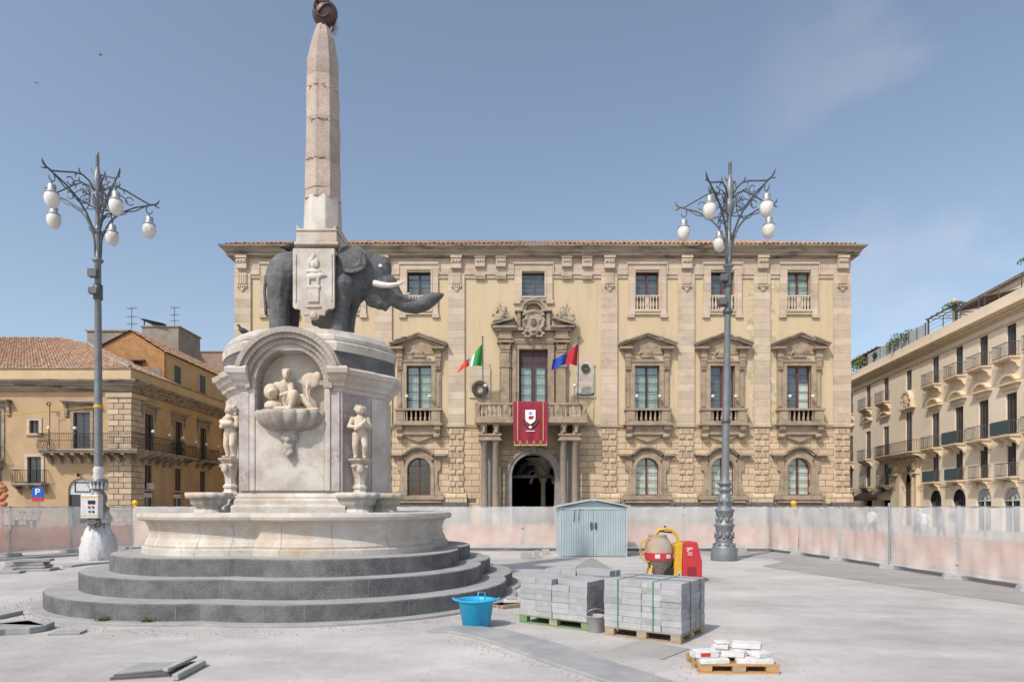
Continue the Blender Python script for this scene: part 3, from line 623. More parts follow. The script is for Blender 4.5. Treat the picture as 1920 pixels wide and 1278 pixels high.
spandrel(mb, 0, 1.74, Zz(851)-1.74, Zz(851), .002, .9)
mb.quad((XR,0,0),(XR,30,0),(XR,30,Zz(797)),(XR,0,Zz(797))); mb.quad((XL,30,0),(XL,0,0),(XL,0,Zz(797)),(XL,30,Zz(797)))
mb.build('lower_wall', m_rust, pal)
mb = MB(); wall_grid(mb, XL, XR, Zz(797), Zz(478), ops_up, 0, .5)
mb.quad((XR,0,Zz(797)),(XR,30,Zz(797)),(XR,30,Zz(478)),(XR,0,Zz(478))); mb.quad((XL,30,Zz(797)),(XL,0,Zz(797)),(XL,0,Zz(478)),(XL,30,Zz(478)))
mb.build('upper_wall', m_plaster, pal)
mb = MB().box(XL+.3, -2.4, .9, 29, .1, 9.0).box(2.4, XR-.3, .9, 29, .1, 9.0).box(XL+.3, XR-.3, .9, 29, 9.0, Zz(480)); mb.build('rooms', m_darkish, pal)
# giant pilasters, bands
for p in PIL:
    x = Lx(p); hw = .66; mb = MB(); edge = p in (456, 1577)
    a, b = x-hw, x+hw
    if p == 456: a = XL
    if p == 1577: b = XR
    mb.box(a,b,-.16,-.001,Zz(797),Zz(512))
    mb.box(a-.06,b+.06,-.20,-.001,Zz(800),Zz(797.5))
    mb.box(x-.37,x+.37,-.24,-.16,Zz(534),Zz(513.5))
    for k in range(4): mb.box(x-.33+k*.18,x-.23+k*.18,-.28,-.24,Zz(533),Zz(515))
    for k in range(5): mb.box(x-.40+k*.17,x-.28+k*.17,-.30,-.16,Zz(540),Zz(535))
    mb.prism([(x-.28,Zz(540)),(x+.28,Zz(540)),(x,Zz(548))],'y',-.26,-.161)
    mb.build('pilaster', m_stone, pal)
    mb = MB()                                              # frieze console above it
    mb.box(x-.42,x+.42,-.42,-.101,Zz(506),Zz(487)).box(x-.46,x+.46,-.52,-.101,Zz(487)+.003,Zz(482.5)).box(x-.40,x+.40,-.47,-.42,Zz(496),Zz(489))
    for k in range(3): mb.sph((x-.26+k*.26,-.48,Zz(492.5)),.12,.07,.12,8)
    mb.build('frieze_console', m_stone, pal)
    mb = MB(); z0, z1 = Zz(924), Zz(803); nr = 11; h = (z1-z0)/nr   # rusticated blocks below
    for r in range(nr):
        za, zb = z0+r*h+.035, z0+(r+1)*h-.035
        cuts = [x-.62, x, x+.62] if r % 2 else [x-.62, x-.30, x+.30, x+.62]
        if p == 1577: cuts = [c+.08 for c in cuts]
        for k in range(len(cuts)-1):
            xa, xb = cuts[k]+.03, cuts[k+1]-.03; i_ = .09
            if r % 2:
                mb._add([(xa,-.03,za),(xb,-.03,za),(xb,-.03,zb),(xa,-.03,zb),(xa+i_,-.155,za+i_),(xb-i_,-.155,za+i_),(xb-i_,-.155,zb-i_),(xa+i_,-.155,zb-i_)],
                        [(4,5,6,7),(0,1,5,4),(1,2,6,5),(2,3,7,6),(3,0,4,7)])
            else: mb.box(xa,xb,-.11,-.03,za,zb)
    mb.box(x-.60,x+.60,-.03,-.002,z0,z1)
    mb.build('rusticated_pilaster', m_block, pal)
    mb = MB(); mb.box(x-.85,x+.85,-.30,-.003,Zz(941),Zz(930)).prism([(-.003,Zz(930)),(-.28,Zz(930)),(-.13,Zz(925)),(-.003,Zz(924))],'x',x-.8,x+.8)
    mb.build('pilaster_base', m_rust, pal)
    MB().box(x-.9,x+.9,-.36,-.004,0,Zz(941)-.003).build('plinth_block', m_plinth, pal)
mb = MB(); 
for i in range(len(PIL)-1):
    if PIL[i] == 856: continue
    MB().box(Lx(PIL[i])+.95,Lx(PIL[i+1])-.95,-.12,-.002,0,Zz(943)).build('plinth', m_plinth, pal)
mb = MB()                                                   # string course between storeys
for i in range(len(PIL)-1): mb.box(Lx(PIL[i])+.75,Lx(PIL[i+1])-.75,-.12,-.001,Zz(801),Zz(796))
mb.build('string_course', m_trim, pal)
mb = MB()                                                   # stone frieze band
for i in range(len(PIL)-1):
    a, b = (XL if i == 0 else Lx(PIL[i])+.661), Lx(PIL[i+1])-.661; c = Lx(WIN[i]); hw = 1.58
    for u, v in ((a if i else Lx(PIL[0])+.661, c-hw), (c+hw, b)):
        mb.box(u,v,-.10,-.001,Zz(522),Zz(516)).box(u,v,-.17,-.001,Zz(516)+.002,Zz(511))
mb.box(XL,XR,-.10,-.001,Zz(510.9),Zz(485)); mb.build('frieze', m_stone, pal)
for p in (900, 939, 1062, 1100, 616, 686, 560, 490, 751, 822):
    x = Lx(p)
    if p in (900,939,1062,1100):
        mb = MB(); mb.box(x-.40,x+.40,-.36,-.101,Zz(502),Zz(486)).box(x-.44,x+.44,-.44,-.101,Zz(486)+.003,Zz(482.5))
        for k in range(3): mb.sph((x-.22+k*.22,-.38,Zz(492)),.11,.07,.12,8)
        mb.build('frieze_console', m_stone, pal); mb = MB().box(x-.44,x+.44,-.28,-.171,Zz(520),Zz(513))
        for k in range(5): mb.box(x-.40+k*.17,x-.28+k*.17,-.24,-.101,Zz(524),Zz(519.9))
        mb.build('guttae_block', m_stone, pal)
# cornice wraps front and both ends
mb = MB(); prof = [(.10,Zz(486)),(.22,Zz(484.5)),(.22,Zz(483)),(.50,Zz(482.6)),(.52,Zz(478)),(.60,Zz(477.6)),(.66,Zz(473)),(.95,Zz(469)),(.98,Zz(466.5)),(.5,Zz(466.3))]
mb.rings([[(XL-o,-o,z),(XR+o,-o,z),(XR+o,30+o,z),(XL-o,30+o,z)] for o, z in prof], True, False); mb.build('cornice', m_cornice, pal)
def tiled(mb, A, B, C_, D, pitch=.25, rows=14, amp=.05):    # A-B eave, D-C ridge: corrugated tile sheet with stepped rows
    A, B, C_, D = map(Vector, (A,B,C_,D)); nrm = (B-A).cross(D-A).normalized(); Lw = (B-A).length; nu = int(Lw/pitch)*4
    rings = []
    offs = [random.uniform(-.02,.02) for _ in range(nu+1)]
    for r in range(rows*2):
        v = (r//2+(r % 2)*.98)/rows; row = []
        for i in range(nu+1):
            u = i/nu; P = (A*(1-u)+B*u)*(1-v)+(D*(1-u)+C_*u)*v
            random.seed((i//4)*131+(r//2)*17+3); jj = random.uniform(-.025,.025)
            row.append(tuple(P+nrm*(amp*abs(sin(pi*i/4+.001))*1.3+(.04 if r % 2 == 0 else 0)+jj)))
        rings.append(row)
    mb.rings(rings, False, False, False)
ze = Zz(466.3)+.02; zr = ze+3.1
mb = MB(); tiled(mb, (XL-.5,-.85,ze-.02),(XR+.1,-.85,ze-.02),(XR-6,6.2,zr),(XL+6,6.2,zr), .36, 12, .09)
mb._add([(XR+.1,-.85,ze-.05),(XR+.1,30,ze-.05),(XR-6,24,zr),(XR-6,6.2,zr)],[(0,1,2,3)]); mb._add([(XL-.5,30,ze-.05),(XL-.5,-.85,ze-.05),(XL+6,6.2,zr),(XL+6,24,zr)],[(0,1,2,3)])
mb.build('roof', m_tile, pal)
# attic windows
def railpost_lamp(parent, x, y, z, h=1.0):
    o = MB().lathe([(.05,z),(.03,z+.1),(.02,z+h-.15),(.05,z+h-.1)], x, y, 8).build('lamp_post', m_lampd, parent); MB().sph((x,y,z+h),.14,n=12).build('globe', m_globe, o)
def baluster(mb, x, y, z0, z1, r=.09):
    h = z1-z0; mb.lathe([(r,z0),(r*.9,z0+.06*h),(r*.5,z0+.12*h),(r*1.05,z0+.32*h),(r*.95,z0+.42*h),(r*.5,z0+.7*h),(r*.45,z0+.82*h),(r*.8,z0+.9*h),(r*.9,z1)], x, y, 10)
for p in WIN:
    c = Lx(p); bal = p != 1000; hw = .95 if bal else .91; zt, zb = Zz(508 if bal else 510), Zz(582 if bal else 556)
    mb = MB(); fo = 1.55; zo = Zz(596 if bal else 570)
    mb.box(c-fo,c-hw,-.16,.05,zb,zt+.02).box(c+hw,c+fo,-.16,.05,zb,zt+.02).box(c-fo,c+fo,-.16,.05,zt+.02,Zz(497)).box(c-fo,c+fo,-.16,-.001,zo+.25,zb)
    mb.box(c-fo-.08,c+fo+.08,-.26,-.002,Zz(496.8),Zz(493)).box(c-fo-.08,c-fo+.5,-.19,-.003,zo,zo+.3).box(c+fo-.5,c+fo+.08,-.19,-.003,zo,zo+.3)
    mb.box(c-fo-.12,c-fo-.02,-.22,-.002,Zz(516),Zz(496.9)).box(c+fo+.02,c+fo+.12,-.22,-.002,Zz(516),Zz(496.9))
    mb.box(c-hw-.14,c-hw-.02,-.20,-.16,zb,zt+.16).box(c+hw+.02,c+hw+.14,-.20,-.16,zb,zt+.16).box(c-hw-.02,c+hw+.02,-.20,-.16,zt+.03,zt+.16)
    mb.box(c-hw-.1,c+hw+.1,-.24,-.161,zb-.14,zb-.02)
    f = mb.build('window_surround', m_stone, pal)
    if bal:
        z0, z1 = zb, Zz(556); mb = MB(); mb.box(c-hw+.002,c+hw-.002,-.12,.05,z1-.02,z1+.09).box(c-hw+.002,c+hw-.002,-.10,.04,z0,z0+.06)
        for k in (-.78,-.52,-.30,.30,.52,.78): baluster(mb, c+k, -.03, z0+.06, z1-.02, .10)
        mb.box(c-.17,c+.17,-.09,.02,z0+.06,z1-.02).sph((c,-.09,(z0+z1)/2),.11,.05,.3,10); mb.build('balustrade', m_stone, pal)
    red = p in (1213,1354,1497)
    sash(pal, c-hw, c+hw, (Zz(582) if bal else zb), zt, .28, m_red if red else (m_lampd if p == 1000 else m_brown), 5, 'curtain' if p in (1497,) else 'none', t=.08)
    MB().box(c-hw,c+hw,.5,.55,zb,zt).build('dim_room_sheet', m_greyroom, pal)  # flat grey sheet standing for the dim room behind the glass
# main floor windows
def tympanum_relief(c):
    b = MB(); z = Zz(664)
    b.sph((c,-.16,z+.1),.42,.14,.26).sph((c-.42,-.16,z+.18),.22,.12,.2); b.tube([(c-.55,-.16,z+.1),(c-.68,-.18,z-.08),(c-.60,-.2,z-.2)],.06)
    for k in (-.3,-.1,.15,.32): b.cap((c+k,-.15,z),(c+k,-.15,z-.3),.07)
    return b
for p in [q for q in WIN if q != 1000]:
    c = Lx(p); mb = MB(); zt = Zz(686); zb = Zz(767)
    mb.box(c-1.35,c-1.0,-.2,.1,zb,zt+.02).box(c+1.0,c+1.35,-.2,.1,zb,zt+.02).box(c-1.35,c+1.35,-.2,.1,zt+.02,zt+.28)
    mb.box(c-1.4,c+1.4,-.28,-.001,zt+.281,zt+.40)
    mb.box(c-1.78,c-1.35,-.14,-.001,zb,zt+.28).box(c+1.35,c+1.78,-.14,-.001,zb,zt+.28)
    for s in (-1,1):
        x = c+s*1.56
        mb.box(x-.20,x+.20,-.30,-.141,Zz(690),Zz(671)).box(x-.25,x+.25,-.36,-.001,Zz(671)+.003,Zz(665)).box(x-.23,x+.23,-.34,-.001,Zz(677),Zz(674))
        for k in range(3): mb.box(x-.19+k*.14,x-.11+k*.14,-.34,-.30,Zz(689),Zz(678))
        for k in range(3): mb.box(x-.20+k*.15,x-.10+k*.15,-.30,-.141,Zz(694),Zz(690.5))
        mb.box(x-.22,x+.22,-.30,-.002,Zz(664.8),Zz(656))
        mb.box(x-.12,x+.12,-.20,-.141,Zz(763),Zz(700))
        mb.box(x-.60+s*.1,x+.42+s*.1,-.62,-.002,Zz(655.8),Zz(652.5)).box(x-.5+s*.1,x+.36+s*.1,-.5,-.003,Zz(656)-.08,Zz(655.9))
    # tympanum and inner crest
    mb.prism([(c-1.3,Zz(664)),(c+1.3,Zz(664)),(c+1.2,Zz(645)),(c,Zz(633.5)),(c-1.2,Zz(645))],'y',-.10,-.001)
    mb.box(c-.55,c+.55,-.32,-.002,Zz(671),Zz(667)).box(c-.9,c+.9,-.22,-.003,Zz(676),Zz(671.2)).box(c-.45,c+.45,-.24,-.004,zt+.401,Zz(676.2))
    f = mb.build('window_surround', m_trim, pal)
    mb = MB()
    for s in (-1,1):
        def bar(xa, za, xb, zb_, t, y):
            mb.prism([(c+s*xa,za),(c+s*xb,zb_),(c+s*xb,zb_+t),(c+s*xa,za+t)],'y',y,-.003)
        bar(2.28, Zz(651.5), 1.0, Zz(640), .16, -.66); bar(2.34, Zz(648), 1.0, Zz(636.3), .12, -.78)
        bar(1.0, Zz(640), 0, Zz(631.5), .16, -.42); bar(1.0, Zz(636.3), 0, Zz(627.6), .12, -.52)
    mb.build('pediment', m_cornice, pal)
    tympanum_relief(c).blob('pediment_relief', m_trim, pal, .05, 1)
    red = p in (1354, 1497)
    fr = m_red if red else m_brown
    w_ = sash(pal, c-1.0, c+1.0, Zz(797), zt, .22, fr, 7, 'curtain' if p in (786,1213,651) else 'none', t=.09)
    MB().box(c-1,c+1,.5,.55,Zz(797),zt).build('dim_room_sheet', m_greyroom if red or p == 525 else m_dark, pal)
    if p == 1497: MB().box(c+.15,c+.92,.34,.36,Zz(797),Zz(718)).build('curtain', m_curtw, w_)
    # balcony
    mb = MB(); mb.box(c-1.88,c+1.88,-.72,-.002,Zz(771),Zz(767.3)).box(c-1.80,c+1.80,-.66,-.002,Zz(795),Zz(790.5)).box(c-1.95,c+1.95,-.78,-.002,Zz(798.5),Zz(795)-.003)
    for s in (-1,1): mb.box(c+s*1.05,c+s*1.78,-.62,-.003,Zz(790.5)+.003,Zz(771)-.003).box(c+s*1.18,c+s*1.62,-.65,-.62,Zz(789),Zz(773))
    b = mb.build('balcony', m_trim, pal); mb = MB()
    for k in range(6):
        x = c-.92+k*.368; mb.box(x-.05,x+.05,-.58,-.42,Zz(790.4),Zz(771.2)); mb.sph((x,-.5,Zz(786)),.11,.1,.22,8)
    mb.build('balusters', m_trim, b)
    MB().box(c-1.04,c+1.04,-.3,-.2,Zz(790.4),Zz(771.2)).build('baluster_gap_shade', m_dark, b)  # near-black sheet added as the shade between the balusters
    mb = MB(); mb.box(c-1.45,c+1.45,-.40,-.003,Zz(815),Zz(798.5)-.003).prism([(c-1.4,Zz(815)),(c+1.4,Zz(815)),(c+.9,Zz(821)),(c,Zz(829)),(c-.9,Zz(821))],'y',-.24,-.003)
    for s in (-1,1):
        x = c+s*1.52; mb.prism([(-.004,Zz(799)),(-.68,Zz(799)),(-.62,Zz(806)),(-.35,Zz(812)),(-.40,Zz(818)),(-.20,Zz(823)),(-.004,Zz(823))],'x',x-.24,x+.24)
        mb.sph((x-s*.05,-.40,Zz(818)),.3,.22,.2,10)
    mb.build('balcony_console', m_trim, b)
    for s in (-1,1): railpost_lamp(pal, c+s*.92, -.55, Zz(767.3), .98)
    # ground floor arched window
    zs = Zz(858)-.95; mb = MB(); zb = Zz(928)
    mb.arc(c, zs, .951, 1.22, -.24, .05, 0, 180, 18); mb.box(c-1.22,c-.951,-.24,.05,zb,zs).box(c+.951,c+1.22,-.24,.05,zb,zs)
    mb.arc(c, zs, 1.22, 1.50, -.16, -.001, 35, 145, 14)
    for s in (-1,1):
        mb.prism([(c+s*1.22,zs+.75),(c+s*1.75,zs+.75),(c+s*1.75,zs-.05),(c+s*1.5,zs-.15),(c+s*1.5,zb+.9),(c+s*1.6,zb+.75),(c+s*1.6,zb+.45),(c+s*1.9,zb+.15),(c+s*1.9,zb),(c+s*1.22,zb)],'y',-.17,-.001)
    mb.box(c-2.0,c+2.0,-.34,-.002,Zz(936),Zz(928.5)).box(c-1.8,c+1.8,-.24,-.002,Zz(942),Zz(936.2))
    mb.build('arched_surround', m_trim, pal)
    mb = MB(); ho = []
    for s in (-1,1): mb.prism([(c+s*2.28,Zz(854.5)),(c+s*1.28,Zz(854.5)),(c+s*1.28,Zz(851)),(c+s*2.3,Zz(851))],'y',-.50,-.002); mb.prism([(c+s*2.12,Zz(858)),(c+s*1.28,Zz(858)),(c+s*1.28,Zz(854.6)),(c+s*2.15,Zz(854.6))],'y',-.36,-.002)
    R = 1.62; zc = Zz(836)-R
    mb.arc(c, zc, R-.28, R-.14, -.36, -.002, 37, 143, 16); mb.arc(c, zc, R-.14, R, -.50, -.002, 37, 143, 16)
    mb.build('arched_hood', m_cornice, pal)
    dark = p in (786, 651, 525)
    sash(pal, c-.95, c+.95, zb, Zz(858), .22, m_red, 5, 'none' if dark else 'curtain', arch=.95, t=.07, cur=m_curtw)
# centre window, portal
mb = MB(); zt = Zz(655)
mb.box(-1.72,-1.17,-.22,.1,Zz(797),zt).box(1.17,1.72,-.22,.1,Zz(797),zt).box(-1.72,1.72,-.22,.1,zt+.001,zt+.42)
for s in (-1,1):
    mb.box(s*1.40,s*1.66,-.30,-.22,Zz(797),zt+.3)
    x = s*2.28; mb.box(x-.46,x+.46,-.26,-.001,Zz(797),Zz(658)); mb.box(x-.32,x+.32,-.40,-.261,Zz(797),Zz(662)); mb.box(x-.42,x+.42,-.46,-.262,Zz(690),Zz(683))
    mb.box(x-.38,x+.38,-.46,-.262,Zz(662)+.003,Zz(659))
mb.box(-2.1,2.1,-.36,-.001,Zz(641),Zz(637)).box(-1.9,1.9,-.30,-.001,Zz(645),Zz(641)-.003)
for s in (-1,1):
    x = s*2.28; mb.box(x-.5,x+.5,-.52,-.001,Zz(641.8),Zz(623)).box(x-.62,x+.62,-.64,-.002,Zz(638),Zz(635)).box(x-.66,x+.66,-.7,-.002,Zz(645),Zz(642))
mb.build('centre_window_surround', m_trim, pal)
for s in (-1,1):
    b = MB(); x = s*2.28
    for k in range(5): b.sph((x-.36+k*.18,-.44,Zz(651)),.12,.12,.17,8)
    for k in range(4): b.sph((x-.3+k*.2,-.44,Zz(656)),.11,.1,.12,8)
    b.sph((x-.4,-.48,Zz(646)),.13,.13,.13,8).sph((x+.4,-.48,Zz(646)),.13,.13,.13,8)
    b.blob('capital', m_trim, pal, .045, 1)
mb = MB()
mb.box(-1.8,1.8,-.5,-.003,Zz(622),Zz(616)).box(-3.3,-1.35,-.85,-.003,Zz(619),Zz(615)).box(1.35,3.3,-.85,-.003,Zz(619),Zz(615)).box(-3.0,-1.4,-.66,-.004,Zz(622.8),Zz(619)-.003).box(1.4,3.0,-.66,-.004,Zz(622.8),Zz(619)-.003)
for s in (-1,1):
    mb.prism([(s*3.4,Zz(614.5)),(s*1.5,Zz(602)),(s*1.5,Zz(598.5)),(s*3.45,Zz(611))],'y',-.9,-.003); mb.prism([(s*3.1,Zz(615)),(s*1.5,Zz(615)),(s*1.5,Zz(602.3))],'y',-.4,-.004)
    mb.box(s*1.05,s*1.33,-.45,-.003,Zz(618),Zz(587)).box(s*.9,s*1.5,-.6,-.004,Zz(587)+.003,Zz(583.5))
mb.arc(0, Zz(587), .88, 1.06, -.62, -.003, 0, 180, 18); mb.arc(0, Zz(587), .68, .88, -.5, -.003, 0, 180, 18)
mb.build('broken_pediment', m_cornice, pal)
b = MB(); random.seed(21)
zc = Zz(610)
b.sph((0,-.55,zc),.55,.22,.7).sph((0,-.62,Zz(625)),.42,.2,.4).box(-.6,.6,-.6,-.3,Zz(598),Zz(594))
for k in range(9): a = -.8+.2*k; b.sph((a*.75,-.6,Zz(591)+.16*(1-abs(a))),.11,.11,.16,8)
for s in (-1,1):
    for k in range(10):
        z = Zz(634)+k*.22; b.sph((s*(.62+.16*sin(k*1.7)),-.55,z),.17,.16,.15,8)
    b.tube([(s*.5,-.6,Zz(600)),(s*.85,-.66,Zz(605)),(s*.8,-.6,Zz(615)),(s*.6,-.6,Zz(618))],.09)
    b.sph((s*.35,-.68,Zz(635)),.16,.14,.12,8)
b.blob('coat_of_arms', m_cornice, pal, .04, 1)
MB().sph((0,-.72,zc+.02),.26,.1,.38,14).sph((0,-.76,Zz(626)),.2,.08,.15,12).build('shield', m_plinth, pal)
for s in (-1,1):
    b = MB(); c = s*2.55
    b.cap((c,-.55,Zz(600)),(c-s*.2,-.55,Zz(588)),.28,.26); b.sph((c-s*.25,-.6,Zz(582)),.17,.17,.2); b.cap((c,-.6,Zz(601)),(c+s*.6,-.65,Zz(606)),.22,.14); b.cap((c-s*.1,-.6,Zz(592)),(c-s*.55,-.6,Zz(600)),.12,.1)
    for k in range(9): b.sph((c+random.uniform(-.7,.7),-.6,Zz(random.uniform(588,606))),.15,.13,.14,8)
    b.tube([(c-s*.1,-.55,Zz(588)),(c+s*.15,-.55,Zz(577)),(c+s*.05,-.55,Zz(571))],[.1,.07,.04]); b.tube([(c+s*.2,-.5,Zz(586)),(c+s*.45,-.5,Zz(578))],[.08,.04])
    b.blob('trophy_carving', m_cornice, pal, .045, 1)
cw = MB(); cw.box(-1.17,1.17,.22,.3,Zz(683),zt)
for k in range(4): cw.box(-1.0+k*.52,-.58+k*.52,.19,.22,Zz(680),Zz(660))
cw.build('door_panel', m_door, pal)
sash(pal, -1.17, 1.17, Zz(797), Zz(683), .22, m_door, 6, 'curtain', t=.2)
# main balcony
mb = MB(); xb = Lx(1096); xa = Lx(893)
mb.box(xa,xb,-2.1,-.002,Zz(798),Zz(791)).box(xa+.1,xb-.1,-2.0,-.002,Zz(800.5),Zz(798)-.003)
mb.box(xa+.02,xb-.02,-2.06,-1.72,Zz(766),Zz(762)).box(xa+.02,xa+.36,-1.72,-.003,Zz(766),Zz(762)).box(xb-.36,xb-.02,-1.72,-.003,Zz(766),Zz(762))
mb.box(xa+.04,xb-.04,-2.04,-1.78,Zz(791)+.002,Zz(787)).box(xa+.04,xa+.34,-1.78,-.003,Zz(791)+.002,Zz(787)).box(xb-.34,xb-.04,-1.78,-.003,Zz(791)+.002,Zz(787))
bal = mb.build('balcony', m_trim, pal); mb = MB()
nb = 23
for k in range(nb+1):
    x = xa+.2+(xb-xa-.4)*k/nb
    if k in (0,6,nb-6,nb): mb.box(x-.17,x+.17,-2.05,-1.78,Zz(787)+.002,Zz(766)-.002).sph((x,-2.06,Zz(776)),.1,.06,.3,8)
    else:
        baluster(mb, x, -1.9, Zz(787)+.002, Zz(766)-.002, .13)
        if k % 2: mb.arc(x+.18, Zz(776), .11, .16, -1.95, -1.86, 0, 360, 10)
for s in (xa+.19, xb-.19):
    for k in range(6): baluster(mb, s, -1.6+k*.27, Zz(787)+.002, Zz(766)-.002, .11)
mb.build('balusters', m_trim, bal)
for x in (Lx(912), Lx(1073)): railpost_lamp(pal, x, -1.9, Zz(762), 1.35)
for px in (910, 930.5, 1054, 1075.5):
    x = Lx(px); mb = MB(); zb, ztop = .0, Zz(829); y = -1.35
    mb.box(x-.40,x+.40,y-.40,y+.40,0,.35); mb.lathe([(.38,.35),(.40,.42),(.38,.5),(.31,.56),(.33,.62),(.29,.68),(.285,2.5),(.255,ztop-.3),(.29,ztop-.26),(.26,ztop-.2),(.34,ztop-.08),(.36,ztop)], x, y, 20)
    mb.build('portal_column', m_column, pal)
for s in (-1,1):
    xc = Lx(920) if s < 0 else Lx(1065); mb = MB()
    mb.box(xc-.92,xc+.92,-1.78,-.3,Zz(829)+.002,Zz(826)).box(xc-.82,xc+.82,-1.70,-.3,Zz(826)+.002,Zz(820)).box(xc-.92,xc+.92,-1.80,-.3,Zz(820)+.002,Zz(817))
    for k in (-.48,.48):
        x = xc+k; mb.prism([(-.3,Zz(800.6)),(-1.95,Zz(800.6)),(-1.85,Zz(805)),(-1.55,Zz(810)),(-1.68,Zz(816.8)),(-.3,Zz(816.8))],'x',x-.24,x+.24); mb.box(x-.1,x+.1,-1.9,-.4,Zz(815),Zz(804)); mb.sph((x,-1.62,Zz(813)),.18,.15,.22,8)
    mb.box(xc-.8,xc+.8,-.3,-.002,0,Zz(800.7)); mb.build('portal_bracket', m_trim, pal)
    MB().box(xc-.75,xc+.75,-.34,-.301,0,Zz(829)).build('portal_recess', m_arch, pal)
mb = MB().box(-2.55,-1.76,-.12,-.003,Zz(838),Zz(801)).box(1.76,2.55,-.12,-.003,Zz(838),Zz(801)).box(-1.759,1.759,-.12,-.003,Zz(838),Zz(801)); mb.build('portal_wall', m_trim, pal)
zs = Zz(851)-1.74; mb = MB(); mb.arc(0, zs, 1.742, 2.24, -.42, .2, 0, 180, 26); mb.box(-2.24,-1.742,-.42,.2,0,zs).box(1.742,2.24,-.42,.2,0,zs)
mb.arc(0, zs, 2.02, 2.24, -.5, -.421, 0, 180, 26); mb.box(-.22,.22,-.62,-.3,zs+1.8,zs+2.5); mb.build('portal_arch', m_arch, pal)
mb = MB(); zt_ = Zz(893); mb.box(-1.74,1.74,.3,.42,zt_-.1,zt_+.12)
for k in range(13): a = pi*(k+.5)/13; mb.tube([(.35*cos(a),.36,zt_+.12+.35*sin(a)),(1.0*cos(a),.36,zt_+.12+1.0*sin(a))],.02,5)
mb.arc(0,zt_+.12,.32,.37,.33,.39,0,180,14); mb.arc(0,zt_+.12,.98,1.03,.33,.39,0,180,20)
for k in range(12): a = pi*(k+.5)/12; mb.arc(1.18*cos(a),zt_+.12+1.18*sin(a),.10,.14,.34,.38,0,360,8)
mb.build('fanlight_grille', m_iron, pal)
# vaulted passage seen through the portal
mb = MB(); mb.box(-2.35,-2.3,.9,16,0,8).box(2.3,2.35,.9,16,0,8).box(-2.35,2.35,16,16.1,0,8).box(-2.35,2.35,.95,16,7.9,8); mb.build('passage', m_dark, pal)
mb = MB(); x = 1.05; mb.lathe([(.36,0),(.36,.5),(.24,.6),(.22,3.9),(.34,4.1),(.40,4.2)], x, 5, 14)
mb.lathe([(.40,4.2),(.45,4.5),(.62,5.0),(.95,5.6),(1.6,6.1)], x, 5, 14); mb.build('passage_column', m_statue, pal)
mb = MB().box(-.2,2.29,6,6.3,5.6,7.6); mb.arc(1.0, 3.9, .9, 1.15, 5.9, 6.3, 0, 180, 14); mb.build('inner_arch', m_statue, pal)
# plaques, wreaths, street plate
mb = MB(); x = Lx(900); mb.prism([(x-.86,Zz(746)),(x+.86,Zz(746)),(x+.86,Zz(690)),(x+.78,Zz(688)),(x+.78,Zz(682)),(x+.3,Zz(676)),(x-.3,Zz(676)),(x-.78,Zz(682)),(x-.78,Zz(688)),(x-.86,Zz(690))],'y',-.12,-.001); mb.build('stone_plaque', m_stone, pal, bevel=.03)
def wreath(c, r, t, y, label):
    o = thing('wreath', label, 'wreath', (PO[0]+c[0], PO[1]+y, c[1])); mb = MB(); n = 26
    for k in range(n):
        a = 2*pi*k/n; mb.sph((r*cos(a),0,r*sin(a)),t*1.1,t*.8,t*.8,6); 
        for q in (-1,1): mb.sph(((r+q*t*.8)*cos(a+.1),-.03,(r+q*t*.8)*sin(a+.1)),t*.55,t*.3,t*.7,6)
    mb.build('leaves', m_wreath, o); return o
wreath((Lx(900),Zz(730)), .50, .13, -.26, 'big laurel wreath hung on the plaque below the green white red flag')
mb = MB(); x = Lx(1097); mb.prism([(x-.82,Zz(746)),(x+.82,Zz(746)),(x+.82,Zz(741)),(x+.76,Zz(739)),(x+.76,Zz(688)),(x+.84,Zz(684)),(x+.4,Zz(679)),(x+.25,Zz(675)),(x-.25,Zz(675)),(x-.4,Zz(679)),(x-.84,Zz(684)),(x-.76,Zz(688)),(x-.76,Zz(739)),(x-.82,Zz(741))],'y',-.12,-.001); mb.build('marble_plaque', m_marble2, pal, bevel=.03)
mb = MB()
for k in range(9): mb.box(x-.4+.03*(k%3),x+.4-.04*(k%2),-.126,-.12,Zz(706+k*2.6),Zz(705.3+k*2.6))
mb.build('plaque_inscription', m_stone, pal)
mb = MB(); mb.tube([(x-.65+.13*k,-.18,Zz(738)-.14*(1-((k-5)/5)**2)) for k in range(11)], .04); mb.box(x-.68,x-.62,-.2,-.12,Zz(741),Zz(736)).box(x+.62,x+.68,-.2,-.12,Zz(741),Zz(736)); mb.build('plaque_garland', m_iron, pal)
wreath((x,Zz(691)), .24, .08, -.22, 'small bronze wreath at the top of the white marble plaque')
# banner and flags
bn = thing('banner', 'crimson banner with white shield and gold fringe hung over the portal balcony', 'banner', (PO[0],PO[1]-2.16,Zz(761)))
x0, x1, H = Lx(962), Lx(1024), Zz(761)-Zz(832)
mb = MB(); rs = []; n = 24
def by(u, v): return -.02-.05*sin(u*19)*v-.12*v
for j in range(9):
    v = j/8; rs.append([(x0+(x1-x0)*(i/n)+.04*v*(0.5-i/n), by(i/n,v), -H*v) for i in range(n+1)])
rs = [[(p[0],p[1]+.02,p[2]+.03) for p in rs[0]]]+rs
mb.rings(rs, False, True, False); mb.rings([[(x,y+.025,z) for x,y,z in r] for r in rs[::-1]], False, True, False)
o = mb.build('cloth', m_bannerred, bn)
mb = MB(); yb = by(.5,1)-.03
for k in range(5):
    xa_ = x0+.03+k*(x1-x0-.06)/5; wv = (x1-x0-.06)/5
    mb.box(xa_+wv*.12,xa_+wv*.88,yb,yb+.02,-H-.28,-H+.02)
mb.build('scallop', m_bannerred, bn)
mb = MB()
